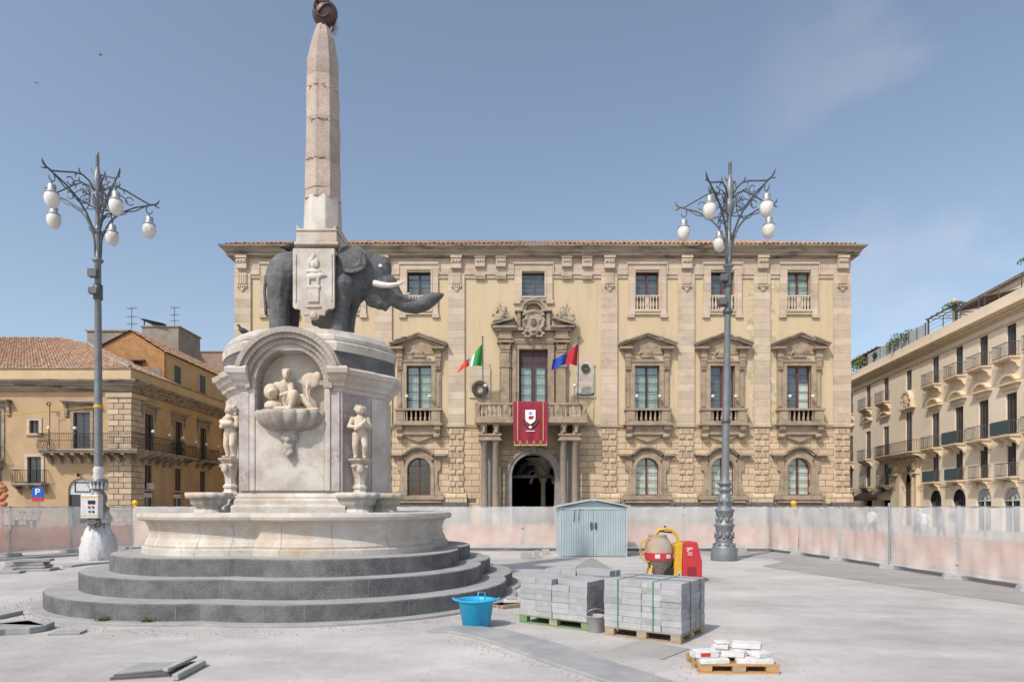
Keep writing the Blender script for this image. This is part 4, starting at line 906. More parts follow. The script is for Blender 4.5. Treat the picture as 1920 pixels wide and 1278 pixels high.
for k in range(5):
    xa_ = x0+.03+k*(x1-x0-.06)/5; wv = (x1-x0-.06)/5
    mb.box(xa_+wv*.06,xa_+wv*.94,yb-.03,yb-.005,-H-.36,-H-.26).box(xa_+wv*.06,xa_+wv*.14,yb-.03,yb-.005,-H-.26,-H).box(xa_+wv*.86,xa_+wv*.94,yb-.03,yb-.005,-H-.26,-H)
    if k < 4: mb.box(xa_+wv*.94,xa_+wv*1.06,yb-.03,yb-.005,-H-.02,-H+.05)
mb.build('fringe', m_gold, bn)
for u in (.13,.87):
    mb = MB(); rs = []
    for j in range(9):
        v = j/8; rs.append([(x0+(x1-x0)*(u+du), by(u,v)-.015, -H*v) for du in (-.012,.012)])
    mb.rings(rs, False, False, False); mb.build('stripe', m_gold, bn)
xc = (x0+x1)/2; mb = MB(); mb.prism([(xc-.40,-.65),(xc+.40,-.65),(xc+.40,-1.35),(xc+.33,-1.55),(xc,-1.78),(xc-.33,-1.55),(xc-.40,-1.35)],'y',-.16,-.13); sh = mb.build('shield', m_swhite, bn, bevel=.01)
b = MB(); b.sph((xc,-.18,-1.22),.17,.03,.10).sph((xc+.17,-.18,-1.18),.09,.03,.08).tube([(xc+.23,-.18,-1.2),(xc+.27,-.18,-1.33)],.025)
for k in (-.11,-.03,.06,.13): b.cap((xc+k,-.18,-1.25),(xc+k,-.18,-1.38),.025)
b.blob('elephant_emblem', m_fr2, bn, .016, 1)
mb = MB(); mb.box(xc-.16,xc+.16,-.175,-.162,-.98,-.93).tube([(xc,-.17,-.95),(xc,-.17,-.8)],.02).tube([(xc-.1,-.17,-.85),(xc+.1,-.17,-.85)],.02); mb.build('crest_letters', m_sblue, bn)
mb = MB()
for s in (-1,1):
    for k in range(9): a = -.2-k*.16; mb.sph((xc+s*.62*cos(a),by(.5,.6)-.05,-1.25+.75*sin(a)),.09,.03,.07,6)
mb.build('laurel', m_wreath, bn)
mb = MB(); mb.box(xc-.34,xc+.34,-.165,-.15,-2.32,-2.26).sph((xc,-.16,-2.0),.14,.02,.1,8); mb.build('scroll', m_swhite, bn)
def flag(label, pxb, pxt, parts, side):
    xb_, xt_ = Lx(pxb)+PO[0], Lx(pxt)+PO[0]; base = (xb_, PO[1]-1.9, Zz(762))
    t = thing('flag', label, 'flag', base); zt2 = Zz(646)-base[2]
    MB().tube([(0,0,-.1),(xt_-xb_,-.1,zt2)],.045).sph((xt_-xb_,-.1,zt2+.08),.08).build('flagpole', m_lampd, t)
    for nm, mat, poly in parts:
        # poly: two px edges, upper curve and lower curve
        up, lo = poly; rs = []
        for j in range(7):
            v = j/6; row = []
            for i in range(9):
                u = i/8
                X = up[0][0]*(1-u)+up[1][0]*u; Y = up[0][1]*(1-u)+up[1][1]*u; X2 = lo[0][0]*(1-u)+lo[1][0]*u; Y2 = lo[0][1]*(1-u)+lo[1][1]*u
                px, py = X*(1-v)+X2*v, Y*(1-v)+Y2*v
                row.append((Lx(px)+PO[0]-base[0], -.1+.14*sin(px*.33+py*.07), Zz(py)-base[2]))
            rs.append(row)
        m2 = MB(); m2.rings(rs, False, True, False); m2.rings([[(a,b_+.02,c) for a,b_,c in r] for r in rs[::-1]], False, True, False); m2.build(nm, mat, t)
    return t
flag('green, white and red flag drooping on the left pole of the balcony', 908, 907, [
    ('green_band', m_fg, (((906,657),(893,672)),((906,695),(888,697)))), ('white_band', m_fw, (((893,672),(884,682)),((888,697),(880,690)))), ('red_band', m_fr, (((884,682),(868,694)),((882,696),(861,708))))], -1)
flag('red and blue flag drooping on the right pole of the balcony', 1079, 1080, [
    ('red_band', m_fr2, (((1079,656),(1059,673)),((1078,695),(1057,692)))), ('blue_band', m_fb, (((1059,673),(1034,684)),((1057,692),(1031,703))))], 1)
pl = MB().box(-.35,.35,-.03,0,-.14,.14).build('street_name_plate', m_plinth, None); pl.location = (PO[0]+Lx(884), PO[1]-.02, Zz(943)+.25); tag(pl, 'small dark street name plate on the palace wall left of the portal', 'sign')
# ------------------------------------------------------------------ generic facade parts for the side buildings (outward = -y)
def win_simple(parent, x, w_, z0, z1, mat=None, fm=None, surround=None, sill=True, y=.12, glassy=True, rows=3):
    mb = MB(); t = .07
    mb.box(x-w_/2,x-w_/2+t,y,y+.06,z0,z1).box(x+w_/2-t,x+w_/2,y,y+.06,z0,z1).box(x-w_/2+t,x+w_/2-t,y,y+.06,z1-t,z1).box(x-w_/2+t,x+w_/2-t,y,y+.06,z0,z0+t).box(x-.04,x+.04,y-.01,y+.05,z0+t,z1-t)
    for k in range(1, rows): z = z0+(z1-z0)*k/rows; mb.box(x-w_/2+t,x-.04,y+.01,y+.05,z-.02,z+.02).box(x+.04,x+w_/2-t,y+.01,y+.05,z-.02,z+.02)
    o = mb.build('window', fm or m_shut, parent)
    MB().box(x-w_/2+.01,x+w_/2-.01,y+.03,y+.04,z0+.01,z1-.01).build('pane', mat or m_pane, o)
    if surround:
        mb = MB(); s = .22
        mb.box(x-w_/2-s,x-w_/2,-.07,.06,z0,z1).box(x+w_/2,x+w_/2+s,-.07,.06,z0,z1).box(x-w_/2-s,x+w_/2+s,-.07,.06,z1+.001,z1+s)
        if sill: mb.box(x-w_/2-s-.06,x+w_/2+s+.06,-.14,.06,z0-.16,z0-.001)
        mb.build('surround', surround, o)
    return o
def balcony(parent, x0, x1, z, depth=.9, slab=None, ironm=None, brackets=3, h=1.05, solid=None, curvy=False, sp=.13):
    mb = MB(); mb.box(x0,x1,-depth,-.002,z-.10,z).box(x0+.05,x1-.05,-depth+.05,-.002,z-.18,z-.101)
    for k in range(brackets):
        x = x0+.2+(x1-x0-.4)*k/max(1,brackets-1); mb.prism([(-.002,z-.181),(-depth+.12,z-.181),(-depth+.15,z-.3),(-depth*.4,z-.45),(-.15,z-.75),(-.002,z-.8)],'x',x-.09,x+.09)
    b = mb.build('balcony', slab or m_trim2, parent)
    mb = MB(); yy = -depth+.04
    mb.box(x0+.02,x1-.02,yy-.02,yy+.02,z+h-.04,z+h).box(x0+.02,x1-.02,yy-.015,yy+.015,z+.08,z+.11)
    for xx in (x0+.04, x1-.04): mb.box(xx-.02,xx+.02,yy+.021,-.01,z+h-.04,z+h).box(xx-.015,xx+.015,yy+.021,-.01,z+.08,z+.11)
    n = int((x1-x0)/.13)
    for k in range(n+1):
        x = x0+.04+(x1-x0-.08)*k/n
        if curvy: mb.tube([(x,yy,z),(x,yy-.1,z+.25),(x,yy-.02,z+.55),(x,yy,z+h)], .012, 4, False)
        else: mb.box(x-.009,x+.009,yy-.009,yy+.009,z,z+h-.04)
    m2 = int(depth/.14)
    for xx in (x0+.04, x1-.04):
        for k in range(1,m2): y = yy+(depth-.05)*k/m2; mb.box(xx-.009,xx+.009,y-.009,y+.009,z,z+h-.04)
    mb.build('railing', ironm or m_iron, b)
    if solid: MB().box(x0+.0,x1-.0,yy-.05,yy-.03,z+.05,z+h-.06).build('banner_panel', solid, b)
    return b
# ------------------------------------------------------------------ left corner building
LK = 50/F
def LX(px): return (px-960)*LK
def LZ(py): return EYE+(HOR-py)*LK
CX = LX(245); lb = thing('corner_building', 'weathered ochre corner building with long iron balcony and old tiled roof', 'building', (CX,50,0))
def q(px): return LX(px)-CX
EZ = LZ(690); WL = -34.0
mb = MB()
ops = [(q(138),q(170),LZ(845),LZ(773)), (q(56),q(74),LZ(812),LZ(788)), (q(52),q(78),LZ(906),LZ(856)), (q(128),q(178),0,LZ(896)), (q(-18),q(4),LZ(860),LZ(770)), (q(-20),q(4),LZ(940),LZ(878)),
       (q(-120),q(-90),LZ(845),LZ(773)), (q(-320),q(-290),LZ(845),LZ(773))]
wall_grid(mb, WL, 0, 0, LZ(733), ops, 0, .3); spandrel(mb, q(153), (q(178)-q(128))/2, LZ(896)-.9, LZ(896), .002, .25, .9)
mb.build('front_wall', m_wall1, lb)
side = thing('side_facade', None, None); side.parent = lb; side.rotation_euler = (0,0,pi/2)
bpy.data.objects.remove(side)
def sidex(px): return abs(CX)*F/(960-px)-50      # distance along the receding wall for a pixel column
TS = Matrix.Rotation(pi/2, 4, 'Z')
cols = [sidex(278), sidex(334), sidex(380), sidex(425), sidex(425)+5.2, sidex(425)+10.4]
sops = []
for k, x in enumerate(cols): sops += [(x-.6,x+.6,LZ(845),LZ(768)),(x-.55,x+.55,LZ(915),LZ(868)),(x-.8,x+.8,0,LZ(922)+.1)]
mb = MB(); wall_grid(mb, 0, 32, 0, LZ(733), sops, 0, .3); mb.v = [tuple(TS @ Vector(p)) for p in mb.v]; mb.build('side_wall', m_wall1b if False else m_wall1, lb)
class SideMB: pass
def side_parts(fn):                                # run a facade builder for the receding wall: children get rotated
    before = set(o.name for o in lb.children); fn()
    for o in lb.children:
        if o.name not in before: o.rotation_euler = (0,0,pi/2)
MB().box(WL+.3,-.3,.4,12,0,LZ(735)).box(-12,-.4,12,31.5,0,LZ(735)).build('rooms', m_dark, lb)
# cornice + parapet around the corner
mb = MB()
for o, z0, z1 in ((.18,LZ(733),LZ(729)),(.30,LZ(729)+.001,LZ(724)),(.5,LZ(724)+.001,LZ(719)),(.75,LZ(719)+.001,LZ(716)),(.85,LZ(716)+.001,LZ(713.5))):
    mb.prism([(WL,-o),(o,-o),(o,32),(-.3,32),(-.3,.3),(WL,.3)], 'z', z0, z1)
mb.build('cornice', m_cornice, lb)
MB().prism([(WL,-.02),(.02,-.02),(.02,32),(-.35,32),(-.35,.35),(WL,.35)], 'z', LZ(713.4), LZ(691)).build('parapet', m_wall1p, lb)
MB().prism([(WL,-.12),(.12,-.12),(.12,32),(-.35,32),(-.35,.35),(WL,.35)], 'z', LZ(691)+.002, LZ(689)).build('parapet_coping', m_cornice, lb)
# hip roof
mb = MB(); er = LZ(690)
tiled(mb, (WL,.1,er),(-4,.1,er),(-11.1,8,er+4.5),(WL,8,er+4.5), .27, 24, .07); tiled(mb, (-4,.1,er),(-.1,.1,er),(-7.3,6,er+3.4),(-11.1,8,er+4.5), .27, 24, .07); mb.build('roof', m_tile, lb)
mb = MB(); tiled(mb, (-.1,.1,er),(-.1,7.4,er),(-7.3,7.4,er+3.4),(-7.3,6,er+3.4), .27, 16, .07); mb.build('roof', m_tile, lb)
mb = MB(); mb.tube([(-.1,.1,er+.1),(-3.4,2.6,er+1.45),(-7.3,6,er+3.5)], .16, 8); mb.build('roof_ridge', m_grey, lb)
# quoins
mb = MB(); z0, z1 = .6, LZ(745); nq = 22; h = (z1-z0)/nq
for r in range(nq):
    za, zb = z0+r*h+.03, z0+(r+1)*h-.03
    if LZ(858) < (za+zb)/2 < LZ(838):
        if mb.v: mb.build('quoins', m_block, lb); mb = MB()
        continue
    wq = 1.75
    cuts = [-wq, -wq/2, .0] if r % 2 else [-wq, -wq*.72, -wq*.28, 0]
    for k in range(len(cuts)-1):
        xa, xb = cuts[k]+.03, cuts[k+1]-.03; mb.box(xa,xb if k < len(cuts)-2 else .10,-.11,.01,za,zb)
        mb.box(-.01,.11,(-cuts[k+1]) if k < len(cuts)-2 else .05,-cuts[k]-.03,za,zb)
mb.build('quoins', m_block, lb); mb = MB()
mb.box(-wq-.1,.22,-.22,.01,z1,z1+.35).box(-.01,.22,.011,wq+.1,z1,z1+.35).box(-wq-.1,.2,-.2,.01,0,.58).box(-.01,.2,.011,wq+.1,0,.58)
mb.build('corner_base', m_block, lb)
def hood(parent, x, w_, z, mat=m_cornice, d=.55):
    mb = MB(); mb.box(x-w_/2-.45,x+w_/2+.45,-d,-.002,z+.42,z+.55).box(x-w_/2-.35,x+w_/2+.35,-d*.7,-.002,z+.3,z+.419).box(x-w_/2-.2,x+w_/2+.2,-.12,-.003,z,z+.3)
    for s in (-1,1): mb.prism([(-.004,z+.3),(-d*.6,z+.3),(-d*.4,z),(-.15,z-.6),(-.004,z-.8)],'x',x+s*(w_/2+.22)-.11,x+s*(w_/2+.22)+.11)
    mb.build('window_hood', mat, parent)
win_simple(lb, q(154), 1.3, LZ(845), LZ(773), fm=m_shutg, surround=m_trim, sill=False, rows=5); hood(lb, q(154), 1.9, LZ(765))
win_simple(lb, q(65), .74, LZ(812), LZ(788), fm=m_shut, surround=m_stone)
win_simple(lb, q(65), 1.08, LZ(906), LZ(856), fm=m_shutg, surround=m_stone, sill=False)
win_simple(lb, q(-7), .9, LZ(860), LZ(770), fm=m_shutg, surround=m_trim, sill=False, rows=5); hood(lb, q(-7), 1.6, LZ(763))
win_simple(lb, q(-8), 1.0, LZ(940), LZ(878), fm=m_shutg, sill=False)
balcony(lb, q(-40), q(8), LZ(862), 1.1, m_cornice, m_iron, 4, curvy=True)
balcony(lb, q(34), q(91), LZ(906), .8, m_cornice, m_iron, 3)
# shop front under the arch
o = win_simple(lb, q(153), 2.05, 0, LZ(927), fm=m_shutg, rows=2, y=.16)
mb = MB(); zs = LZ(896)-.9; mb.prism([(q(153)-1.03,LZ(926.5)),(q(153)+1.03,LZ(926.5)),(q(153)+1.03,zs)]+[(q(153)+1.03*cos(a), zs+.88*sin(a)) for a in [pi*k/12 for k in range(1,12)]]+[(q(153)-1.03,zs)], 'y', .14,.2); o = mb.build('shop_sign', m_wcanvas, lb)
mb = MB(); xs0, xs1, zs0, zs1 = q(138), q(168), LZ(922), LZ(903)
mb.box(xs0,xs1,.10,.138,zs1-.07,zs1).box(xs0,xs1,.10,.138,zs0,zs0+.07).box(xs0,xs0+.07,.10,.138,zs0+.07,zs1-.07).box(xs1-.07,xs1,.10,.138,zs0+.07,zs1-.07); mb.build('sign_frame', m_iron, o)
MB().tube([(q(148),-.02,LZ(889)),(q(151),-.35,LZ(889)),(q(154),-.5,LZ(893))],.07).build('spotlight', m_iron, lb)
MB().box(q(192),q(201),-.35,-.1,LZ(908),LZ(895)).build('air_conditioner', m_wcanvas, lb)
# long corner balcony
zb_ = LZ(843); D = 1.25; xs = q(90); ye = sidex(322)
mb = MB(); mb.prism([(xs,-D),(D,-D),(D,ye),(.002,ye),(.002,-.002),(xs,-.002)],'z',zb_-.14,zb_).prism([(xs+.1,-D+.1),(D-.1,-D+.1),(D-.1,ye-.1),(.003,ye-.1),(.003,-.003),(xs+.1,-.003)],'z',zb_-.3,zb_-.141)
for k in range(9):
    x = xs+.3+k*(-xs-.3)/8.; mb.prism([(-.003,zb_-.301),(-D+.15,zb_-.301),(-D+.15,zb_-.45),(-.5,zb_-.6),(-.2,zb_-1.0),(-.003,zb_-1.1)],'x',x-.12,x+.12)
for k in range(6):
    y = .4+k*(ye-.7)/5.; mb.prism([(.003,zb_-.301),(D-.15,zb_-.301),(D-.15,zb_-.45),(.5,zb_-.6),(.2,zb_-1.0),(.003,zb_-1.1)],'y',y-.12,y+.12)
bc = mb.build('corner_balcony', m_cornice, lb)
mb = MB(); path = [(xs+.05,-.02),(xs+.05,-D+.05),(D-.05,-D+.05),(D-.05,ye-.05),(.02,ye-.05)]
for i in range(len(path)-1):
    (xa_,ya_),(xb2,yb2) = path[i], path[i+1]; Ls = math.hypot(xb2-xa_,yb2-ya_); n = max(1,int(Ls/.14)); dx, dy = (xb2-xa_)/Ls, (yb2-ya_)/Ls; ox, oy = dy, -dx
    if i == 0: ox, oy = -1, 0
    if i == 1: ox, oy = 0, -1
    if i == 2: ox, oy = 1, 0
    mb.tube([(xa_,ya_,zb_+1.15),(xb2,yb2,zb_+1.15)],.028,5); mb.tube([(xa_,ya_,zb_+.62),(xb2,yb2,zb_+.62)],.018,4)
    for k in range(n):
        x, y = xa_+dx*Ls*k/n, ya_+dy*Ls*k/n; mb.tube([(x,y,zb_),(x+ox*.13,y+oy*.13,zb_+.22),(x+ox*.05,y+oy*.05,zb_+.5),(x,y,zb_+.62),(x,y,zb_+1.15)],.014,4,False)
mb.build('railing', m_iron, bc)
for (x,y) in ((q(112),-D+.05),(q(160),-D+.05),(q(205),-D+.05),(D-.05,1.0),(D-.05,3.4),(D-.05,5.6)): railpost_lamp(bc if False else lb, x, y, zb_+1.1, .45)
mb = MB(); mb.tube([(q(102),-.5,zb_),(q(102),-.5,zb_+3.4)],.03); mb.tube([(q(102),-.5,zb_+2.9),(q(118),-.3,zb_+2.85)],.02); mb.arc(q(100),zb_+3.5,.1,.16,-.53,-.47,0,360,10); mb.build('iron_bracket_lamp', m_iron, lb)
def side_build():
    for k, x in enumerate(cols):
        win_simple(lb, x, 1.2, LZ(845), LZ(768), fm=m_shut, surround=m_trim, sill=False, rows=4); hood(lb, x, 1.6, LZ(762))
        win_simple(lb, x, 1.1, LZ(915), LZ(868), fm=m_shut, sill=False, rows=3)
        w2 = win_simple(lb, x, 1.6, 0, LZ(922), fm=m_wcanvas, rows=2)
        MB().box(x-.8,x+.8,.1,.15,LZ(931),LZ(922)).build('shop_sign', m_wcanvas, w2)
        if k > 0: balcony(lb, x-1.5, x+1.5, zb_-.0, 1.0, m_cornice, m_iron, 3, curvy=True); railpost_lamp(lb, x-1.2, -.95, zb_+1.0, .45); railpost_lamp(lb, x+1.2, -.95, zb_+1.0, .45)
        else: MB().box(x-.3,x+.35,-.3,-.02,LZ(915),LZ(903)).build('air_conditioner', m_wcanvas, lb)
side_parts(side_build)
# brick gabled house on the roof behind
def at(px, py, Y): X = (px-960)/F*Y; return (X, EYE+(HOR-py)/F*Y)
Y2 = 58.0; gx = at(308,700,Y2)[0]
gh = thing('gabled_house', 'tall ochre house with orange brick gable rising behind the corner building', 'building', (gx,Y2,0))
def g2(px, py): x, z = at(px,py,Y2); return (x-gx, z)
mb = MB(); P = [(g2(170,0)[0],4),(0,4),g2(308,660),g2(246,621),g2(170,660)]; mb.prism(P,'y',0,.4); mb.build('gable_wall', m_brick, gh)
zt1 = g2(308,660)[1]; MB().box(-.4,-.002,.4,26,4,zt1).build('side_wall', m_wall1p, gh)
mb = MB(); ap = g2(246,621); tiled(mb, (.25,-.2,zt1-.05),(.25,26,zt1-.05),(ap[0],26,ap[1]+.15),(ap[0],-.2,ap[1]+.15), .3, 14, .07); ll = g2(170,660); mb.quad((ap[0],-.2,ap[1]+.1),(ap[0],26,ap[1]+.1),(ll[0],26,ll[1]+.1),(ll[0],-.2,ll[1]+.1)); mb.build('roof', m_tile, gh)
a, c = g2(251,698), g2(267,678); mb = MB().box(a[0],c[0],-.04,-.001,a[1],c[1]).box(a[0]-.1,c[0]+.3,-.3,-.002,c[1]+.02,c[1]+.14); mb.build('window', m_shut, gh)
MB().box(g2(262,0)[0],-.3,-.03,-.001,4,g2(0,690)[1]).build('patched_render', m_grey, gh)
for px in (332, 379):
    d = abs(gx)*F/(960-px)-Y2; YY = Y2+d; z1_ = EYE+(HOR-(686 if px == 332 else 704))/F*YY; z0_ = EYE+(HOR-(718 if px == 332 else 737))/F*YY
    o = MB().box(-.01,.05,d-.75,d+.75,z0_-.1,z1_+.1).build('window', m_stone, gh); MB().box(.05,.07,d-.55,d+.55,z0_,z1_).build('shutter', m_shutg, o)
# grey blocks and chimney tower behind
def block(name, label, cat, px0, px1, py, Y, depth, mat, extra=None):
    x0, z = at(px0,py,Y); x1, _ = at(px1,py,Y); t = thing(name, label, cat, ((x0+x1)/2,Y,0)); h = (x1-x0)/2
    MB().box(-h,h,0,depth,0,z).build('wall', mat, t, bevel=.04); MB().box(-h-.12,h+.12,-.12,depth+.12,z+.002,z+.16).build('coping', m_cornice, t)
    return t, h, z
block('rooftop_block', 'flat grey cement block behind the old tiled roof', 'building', 163, 240, 621, 66, 5, m_grey)
t, h, z = block('stair_tower', 'square grey cement tower with a tilted dark roof panel', 'building', 266, 335, 613, 72, 5, m_grey)
mb = MB(); mb._add([(-h,-.5,z+.9),(h*.3,-.5,z+.3),(h*.3,4,z+.35),(-h,4,z+.95)],[(0,1,2,3)]); mb._add([(-h,-.5,z+.8),(h*.3,-.5,z+.2),(h*.3,4,z+.25),(-h,4,z+.85)],[(3,2,1,0)]); mb.box(-h+.2,-h+.3,0,.1,z+.16,z+.8); mb.build('roof_panel', m_plinth, t)
t, h, z = block('brick_terrace', 'faded pink brick block seen above the roofs beside the palace', 'building', 335, 440, 660, 84, 8, m_brick if False else M('faded_pink_brick', (.36,.24,.19), (.26,.18,.15), 1.5, .92, .2, 10, stain=(.40,.34,.28), sscale=1.2))
def antenna(label, px, pyb, pyt, Y):
    x, z0_ = at(px,pyb,Y); z1_ = at(px,pyt,Y)[1]; t = thing('tv_antenna', label, 'antenna', (x,Y,z0_)); H_ = z1_-z0_; mb = MB(); mb.tube([(0,0,0),(0,0,H_)],.035,5)
    MB_ = mb
    for k, zz in enumerate((H_*.95,H_*.6,H_*.3)): mb.tube([(-.5,0,zz),(.5,.2,zz+.1)],.02,4); [mb.tube([(-.4+j*.2,-.25,zz+.02*j),(-.4+j*.2,.35,zz+.02*j)],.012,4) for j in range(5)]
    mb.build('mast', m_lampd, t)
antenna('thin tv antenna on the roof left of the grey tower', 247, 621, 576, 64); antenna('thin tv antenna behind the grey tower', 327, 613, 575, 74)
ch, h, z = block('small_chimney', 'small white chimney right of the grey tower', 'chimney', 342, 351, 640, 82, 1, m_stone)
# ------------------------------------------------------------------ right hotel
RA = atan2(-1,-.117); RO = (30.9+.117*86, 86, 0)
rb = thing('hotel_building', 'long cream building with rows of small iron balconies and roof terrace', 'building', RO, RA)
k_ = sqrt(1+.117**2)
def rx(px): Y = 30.9/((px-960)/F-.117); return (86-Y)*k_
TOPW = [1595,1628,1661.5,1704,1754,1798,1844,1896]; cx_ = [rx(p) for p in TOPW]; cx_ = [cx_[0]-4.2]+cx_+[cx_[-1]+3.3, cx_[-1]+6.6, cx_[-1]+9.9]
LEN = 56
ops = []
for i, x in enumerate(cx_):
    ctr = i == 4; near = i > 4
    ops += [(x-.55,x+.55,12.66 if not ctr else 13.0,15.1 if not ctr else 14.9),(x-.62,x+.62,7.1,10.1 if not ctr else 10.9)]
    ops.append((x-.55,x+.55,4.05,6.5) if not ctr else (x-1.1,x+1.1,0,5.3)); 
    if not ctr: ops.append((x-.95,x+.95,0,3.3))
mb = MB(); wall_grid(mb, 0, LEN, 0, 16.0, ops, 0, .3)
for i, x in enumerate(cx_): spandrel(mb, x, .95 if i != 4 else 1.1, (3.3-.95) if i != 4 else 5.3-1.1, 3.3 if i != 4 else 5.3, .002, .28)
mb.quad((LEN,0,0),(LEN,20,0),(LEN,20,16),(LEN,0,16)); mb.quad((0,20,0),(0,0,0),(0,0,16),(0,20,16)); mb.build('front_wall', m_wall2, rb)
MB().box(.3,LEN-.3,.45,19,0,15.9).build('rooms', m_dark, rb)
mb = MB(); 
for o, z0, z1 in ((.15,15.2,15.35),(.12,15.7,15.85),(.35,15.851,16.05),(.6,16.051,16.2),(.7,16.201,16.3)): mb.box(-o,LEN+o,-o,.3,z0,z1)
mb.build('cornice', m_trim2, rb)
MB().box(0,LEN,-.1,.3,16.3,17.35).build('parapet', m_wall2, rb)
MB().box(0,LEN,.3,20,16.0,16.4).build('terrace_floor', m_grey, rb)
for i, x in enumerate(cx_):
    ctr = i == 4; far = i < 4
    o = win_simple(rb, x, 1.1, 12.66 if not ctr else 13.0, 15.1 if not ctr else 14.9, fm=m_shut if far or ctr else m_shutg, rows=2)
    MB().box(x-.45,x+.45,.1,.14,12.7,13.5).build('lower_panel', m_shut, o) if not ctr else None
    win_simple(rb, x, 1.24, 7.1, 10.1 if not ctr else 10.9, fm=m_shut, rows=2)
    if not ctr:
        win_simple(rb, x, 1.1, 4.05, 6.5, fm=m_shut, rows=2)
        balcony(rb, x-1.05, x+1.05, 12.6, .75, m_trim2, m_lampd, 2); balcony(rb, x-1.1, x+1.1, 7.0, .8, m_trim2, m_lampd, 3, solid=m_shutg if i in (6,8) else None)
        balcony(rb, x-.95, x+.95, 4.0, .65, m_trim2, m_lampd, 2, h=1.0, solid=m_shutg if i in (5,6) else None)
        mb = MB(); zc = 10.45
        if far:
            mb.box(x-.9,x+.9,-.3,-.002,zc+.65,zc+.75); mb.prism([(x-1.0,zc+.75),(x,zc+1.15),(x+1.0,zc+.75),(x+1.0,zc+.88),(x,zc+1.3),(x-1.0,zc+.88)],'y',-.35,-.002)
        else:
            mb.box(x-1.15,x+1.15,-.35,-.002,zc+.25,zc+.4).arc(x, zc-.25, 1.12, 1.27, -.38, -.003, 36, 144, 12).arc(x, zc-.25, .6, 1.12, -.15, -.003, 45, 135, 10).box(x-.85,x+.85,-.16,-.004,zc-.1,zc+.249)
        mb.build('window_hood', m_trim2, rb)
        if far:
            mb = MB(); mb.prism([(-.02,3.6),(-1.3,2.9),(-1.3,2.5),(-.02,2.5)],'x',x-1.0,x+1.0); mb.build('awning', m_canvas, rb)
        else:
            f = MB(); 
            for a in range(0,180,18): f.tube([(x,.12,2.35),(x+.9*cos(radians(a)),.12,2.35+.9*sin(radians(a)))],.02,4)
            f.arc(x,2.35,.86,.95,.08,.16,0,180,12); f.arc(x,2.35,.45,.5,.1,.14,0,180,10)
            for kk in range(14): a = radians(10+kk*12.3); f.arc(x+.68*cos(a),2.35+.68*sin(a),.08,.11,.1,.14,0,360,7)
            f.box(x-.95,x+.95,.08,.16,2.25,2.35).box(x-.03,x+.03,.08,.16,0,2.25); f.build('door_grille', m_wcanvas if i > 6 else m_iron, rb)
            MB().box(x-.95,x+.95,.2,.22,0,3.3).build('door_glass', m_pane, rb)
x = cx_[4]; mb = MB(); zs = 4.2
mb.arc(x, zs, 1.101, 1.4, -.35, .05, 0, 180, 16); mb.box(x-1.4,x-1.101,-.35,.05,0,zs).box(x+1.101,x+1.4,-.35,.05,0,zs)
for s in (-1,1): mb.box(x+s*1.5,x+s*2.0,-.3,-.002,0,6.2).box(x+s*1.45,x+s*2.1,-.45,-.003,4.9,5.1).sph((x+s*1.75,-.4,5.6),.25,.2,.4,8)
mb.box(x-2.2,x+2.2,-.4,-.004,6.2,6.35); mb.build('portal', m_trim2, rb)
MB().box(x-1.1,x+1.1,.25,.28,0,4.2).build('portal_door', m_shut, rb)
for px_ in (x-1.9, x+1.9):
    mb = MB(); mb.tube([(px_,-.3,4.6),(px_,-.9,4.8),(px_,-.9,5.1)],.03); mb.lathe([(.08,5.1),(.22,5.5),(.05,5.75)],px_,-.9,6); mb.build('wall_lantern', m_iron, rb)
balcony(rb, x-4.2, x+3.0, 6.95, 1.2, m_trim2, m_iron, 7)
mb = MB(); mb.box(x-1.3,x+1.3,-.4,-.003,11.2,11.35).arc(x, 12.0, .7, .95, -.4, -.003, 0, 180, 12).box(x-.95,x-.7,-.3,-.003,11.35,12.0).box(x+.7,x+.95,-.3,-.003,11.35,12.0); mb.build('crest_surround', m_trim2, rb)
b = MB(); b.sph((x,-.2,12.1),.5,.2,.6)
for k in range(10): a = k*.628; b.sph((x+.5*cos(a),-.25,12.1+.6*sin(a)),.16,.12,.16,8)
b.blob('crest', m_trim2, rb, .06, 1)
mb = MB()
for z in (3.75,3.6):
    pts = []
    for k in range(60): u = k/59; pts.append((1+u*(LEN-2), -.12-.05*sin(k*.7), z+.08*sin(k*1.1)))
    mb.tube(pts, .02, 4)
mb.build('wall_cable', m_iron, rb)
# roof terrace things
def leafy(name, label, loc, rx_, ry_, rz_, n, mat, cat='plant', parent=None, sz=.12):
    t = thing(name, label, cat, loc) if parent is None else None
    mb = MB(); 
    for k in range(n):
        u = Vector((random.gauss(0,1),random.gauss(0,1),random.gauss(0,1))).normalized()*random.random()**.4
        c = Vector((u.x*rx_,u.y*ry_,rz_*(u.z*.5+.5)+random.uniform(0,.1))); d1 = Vector((random.gauss(0,1),random.gauss(0,1),random.gauss(0,1))).normalized()*sz; d2 = d1.orthogonal().normalized()*sz*.5
        mb._add([tuple(c-d1),tuple(c+d2),tuple(c+d1),tuple(c-d2)],[(0,1,2,3)])
    o = mb.build('foliage', mat, t)
    st = MB()
    for k in range(7): a = k*2.4; st.tube([(rx_*.2*cos(a),ry_*.2*sin(a),0),(rx_*.6*cos(a),ry_*.6*sin(a),rz_*.8)],[.03,.01],5)
    st.build('stems', m_wood, t); return t
RM = Matrix.Translation(RO) @ Matrix.Rotation(RA, 4, 'Z')
def rw(x, y, z): return tuple(RM @ Vector((x,y,z)))
def tt(name, label, cat, x, y, z, group=None): return thing(name, label, cat, rw(x,y,z), RA, group)
xf = rx(1590)
t = tt('pergola', 'dark pergola with flat canopy at the far end of the roof terrace', 'pergola', xf+1.5, .8, 16.4)
mb = MB(); 
for x_ in (-3.5,0,4.5):
    for y_ in (0,3): MB().box(x_-.06,x_+.06,y_-.06,y_+.06,0,2.6).build('post', m_shut, t)
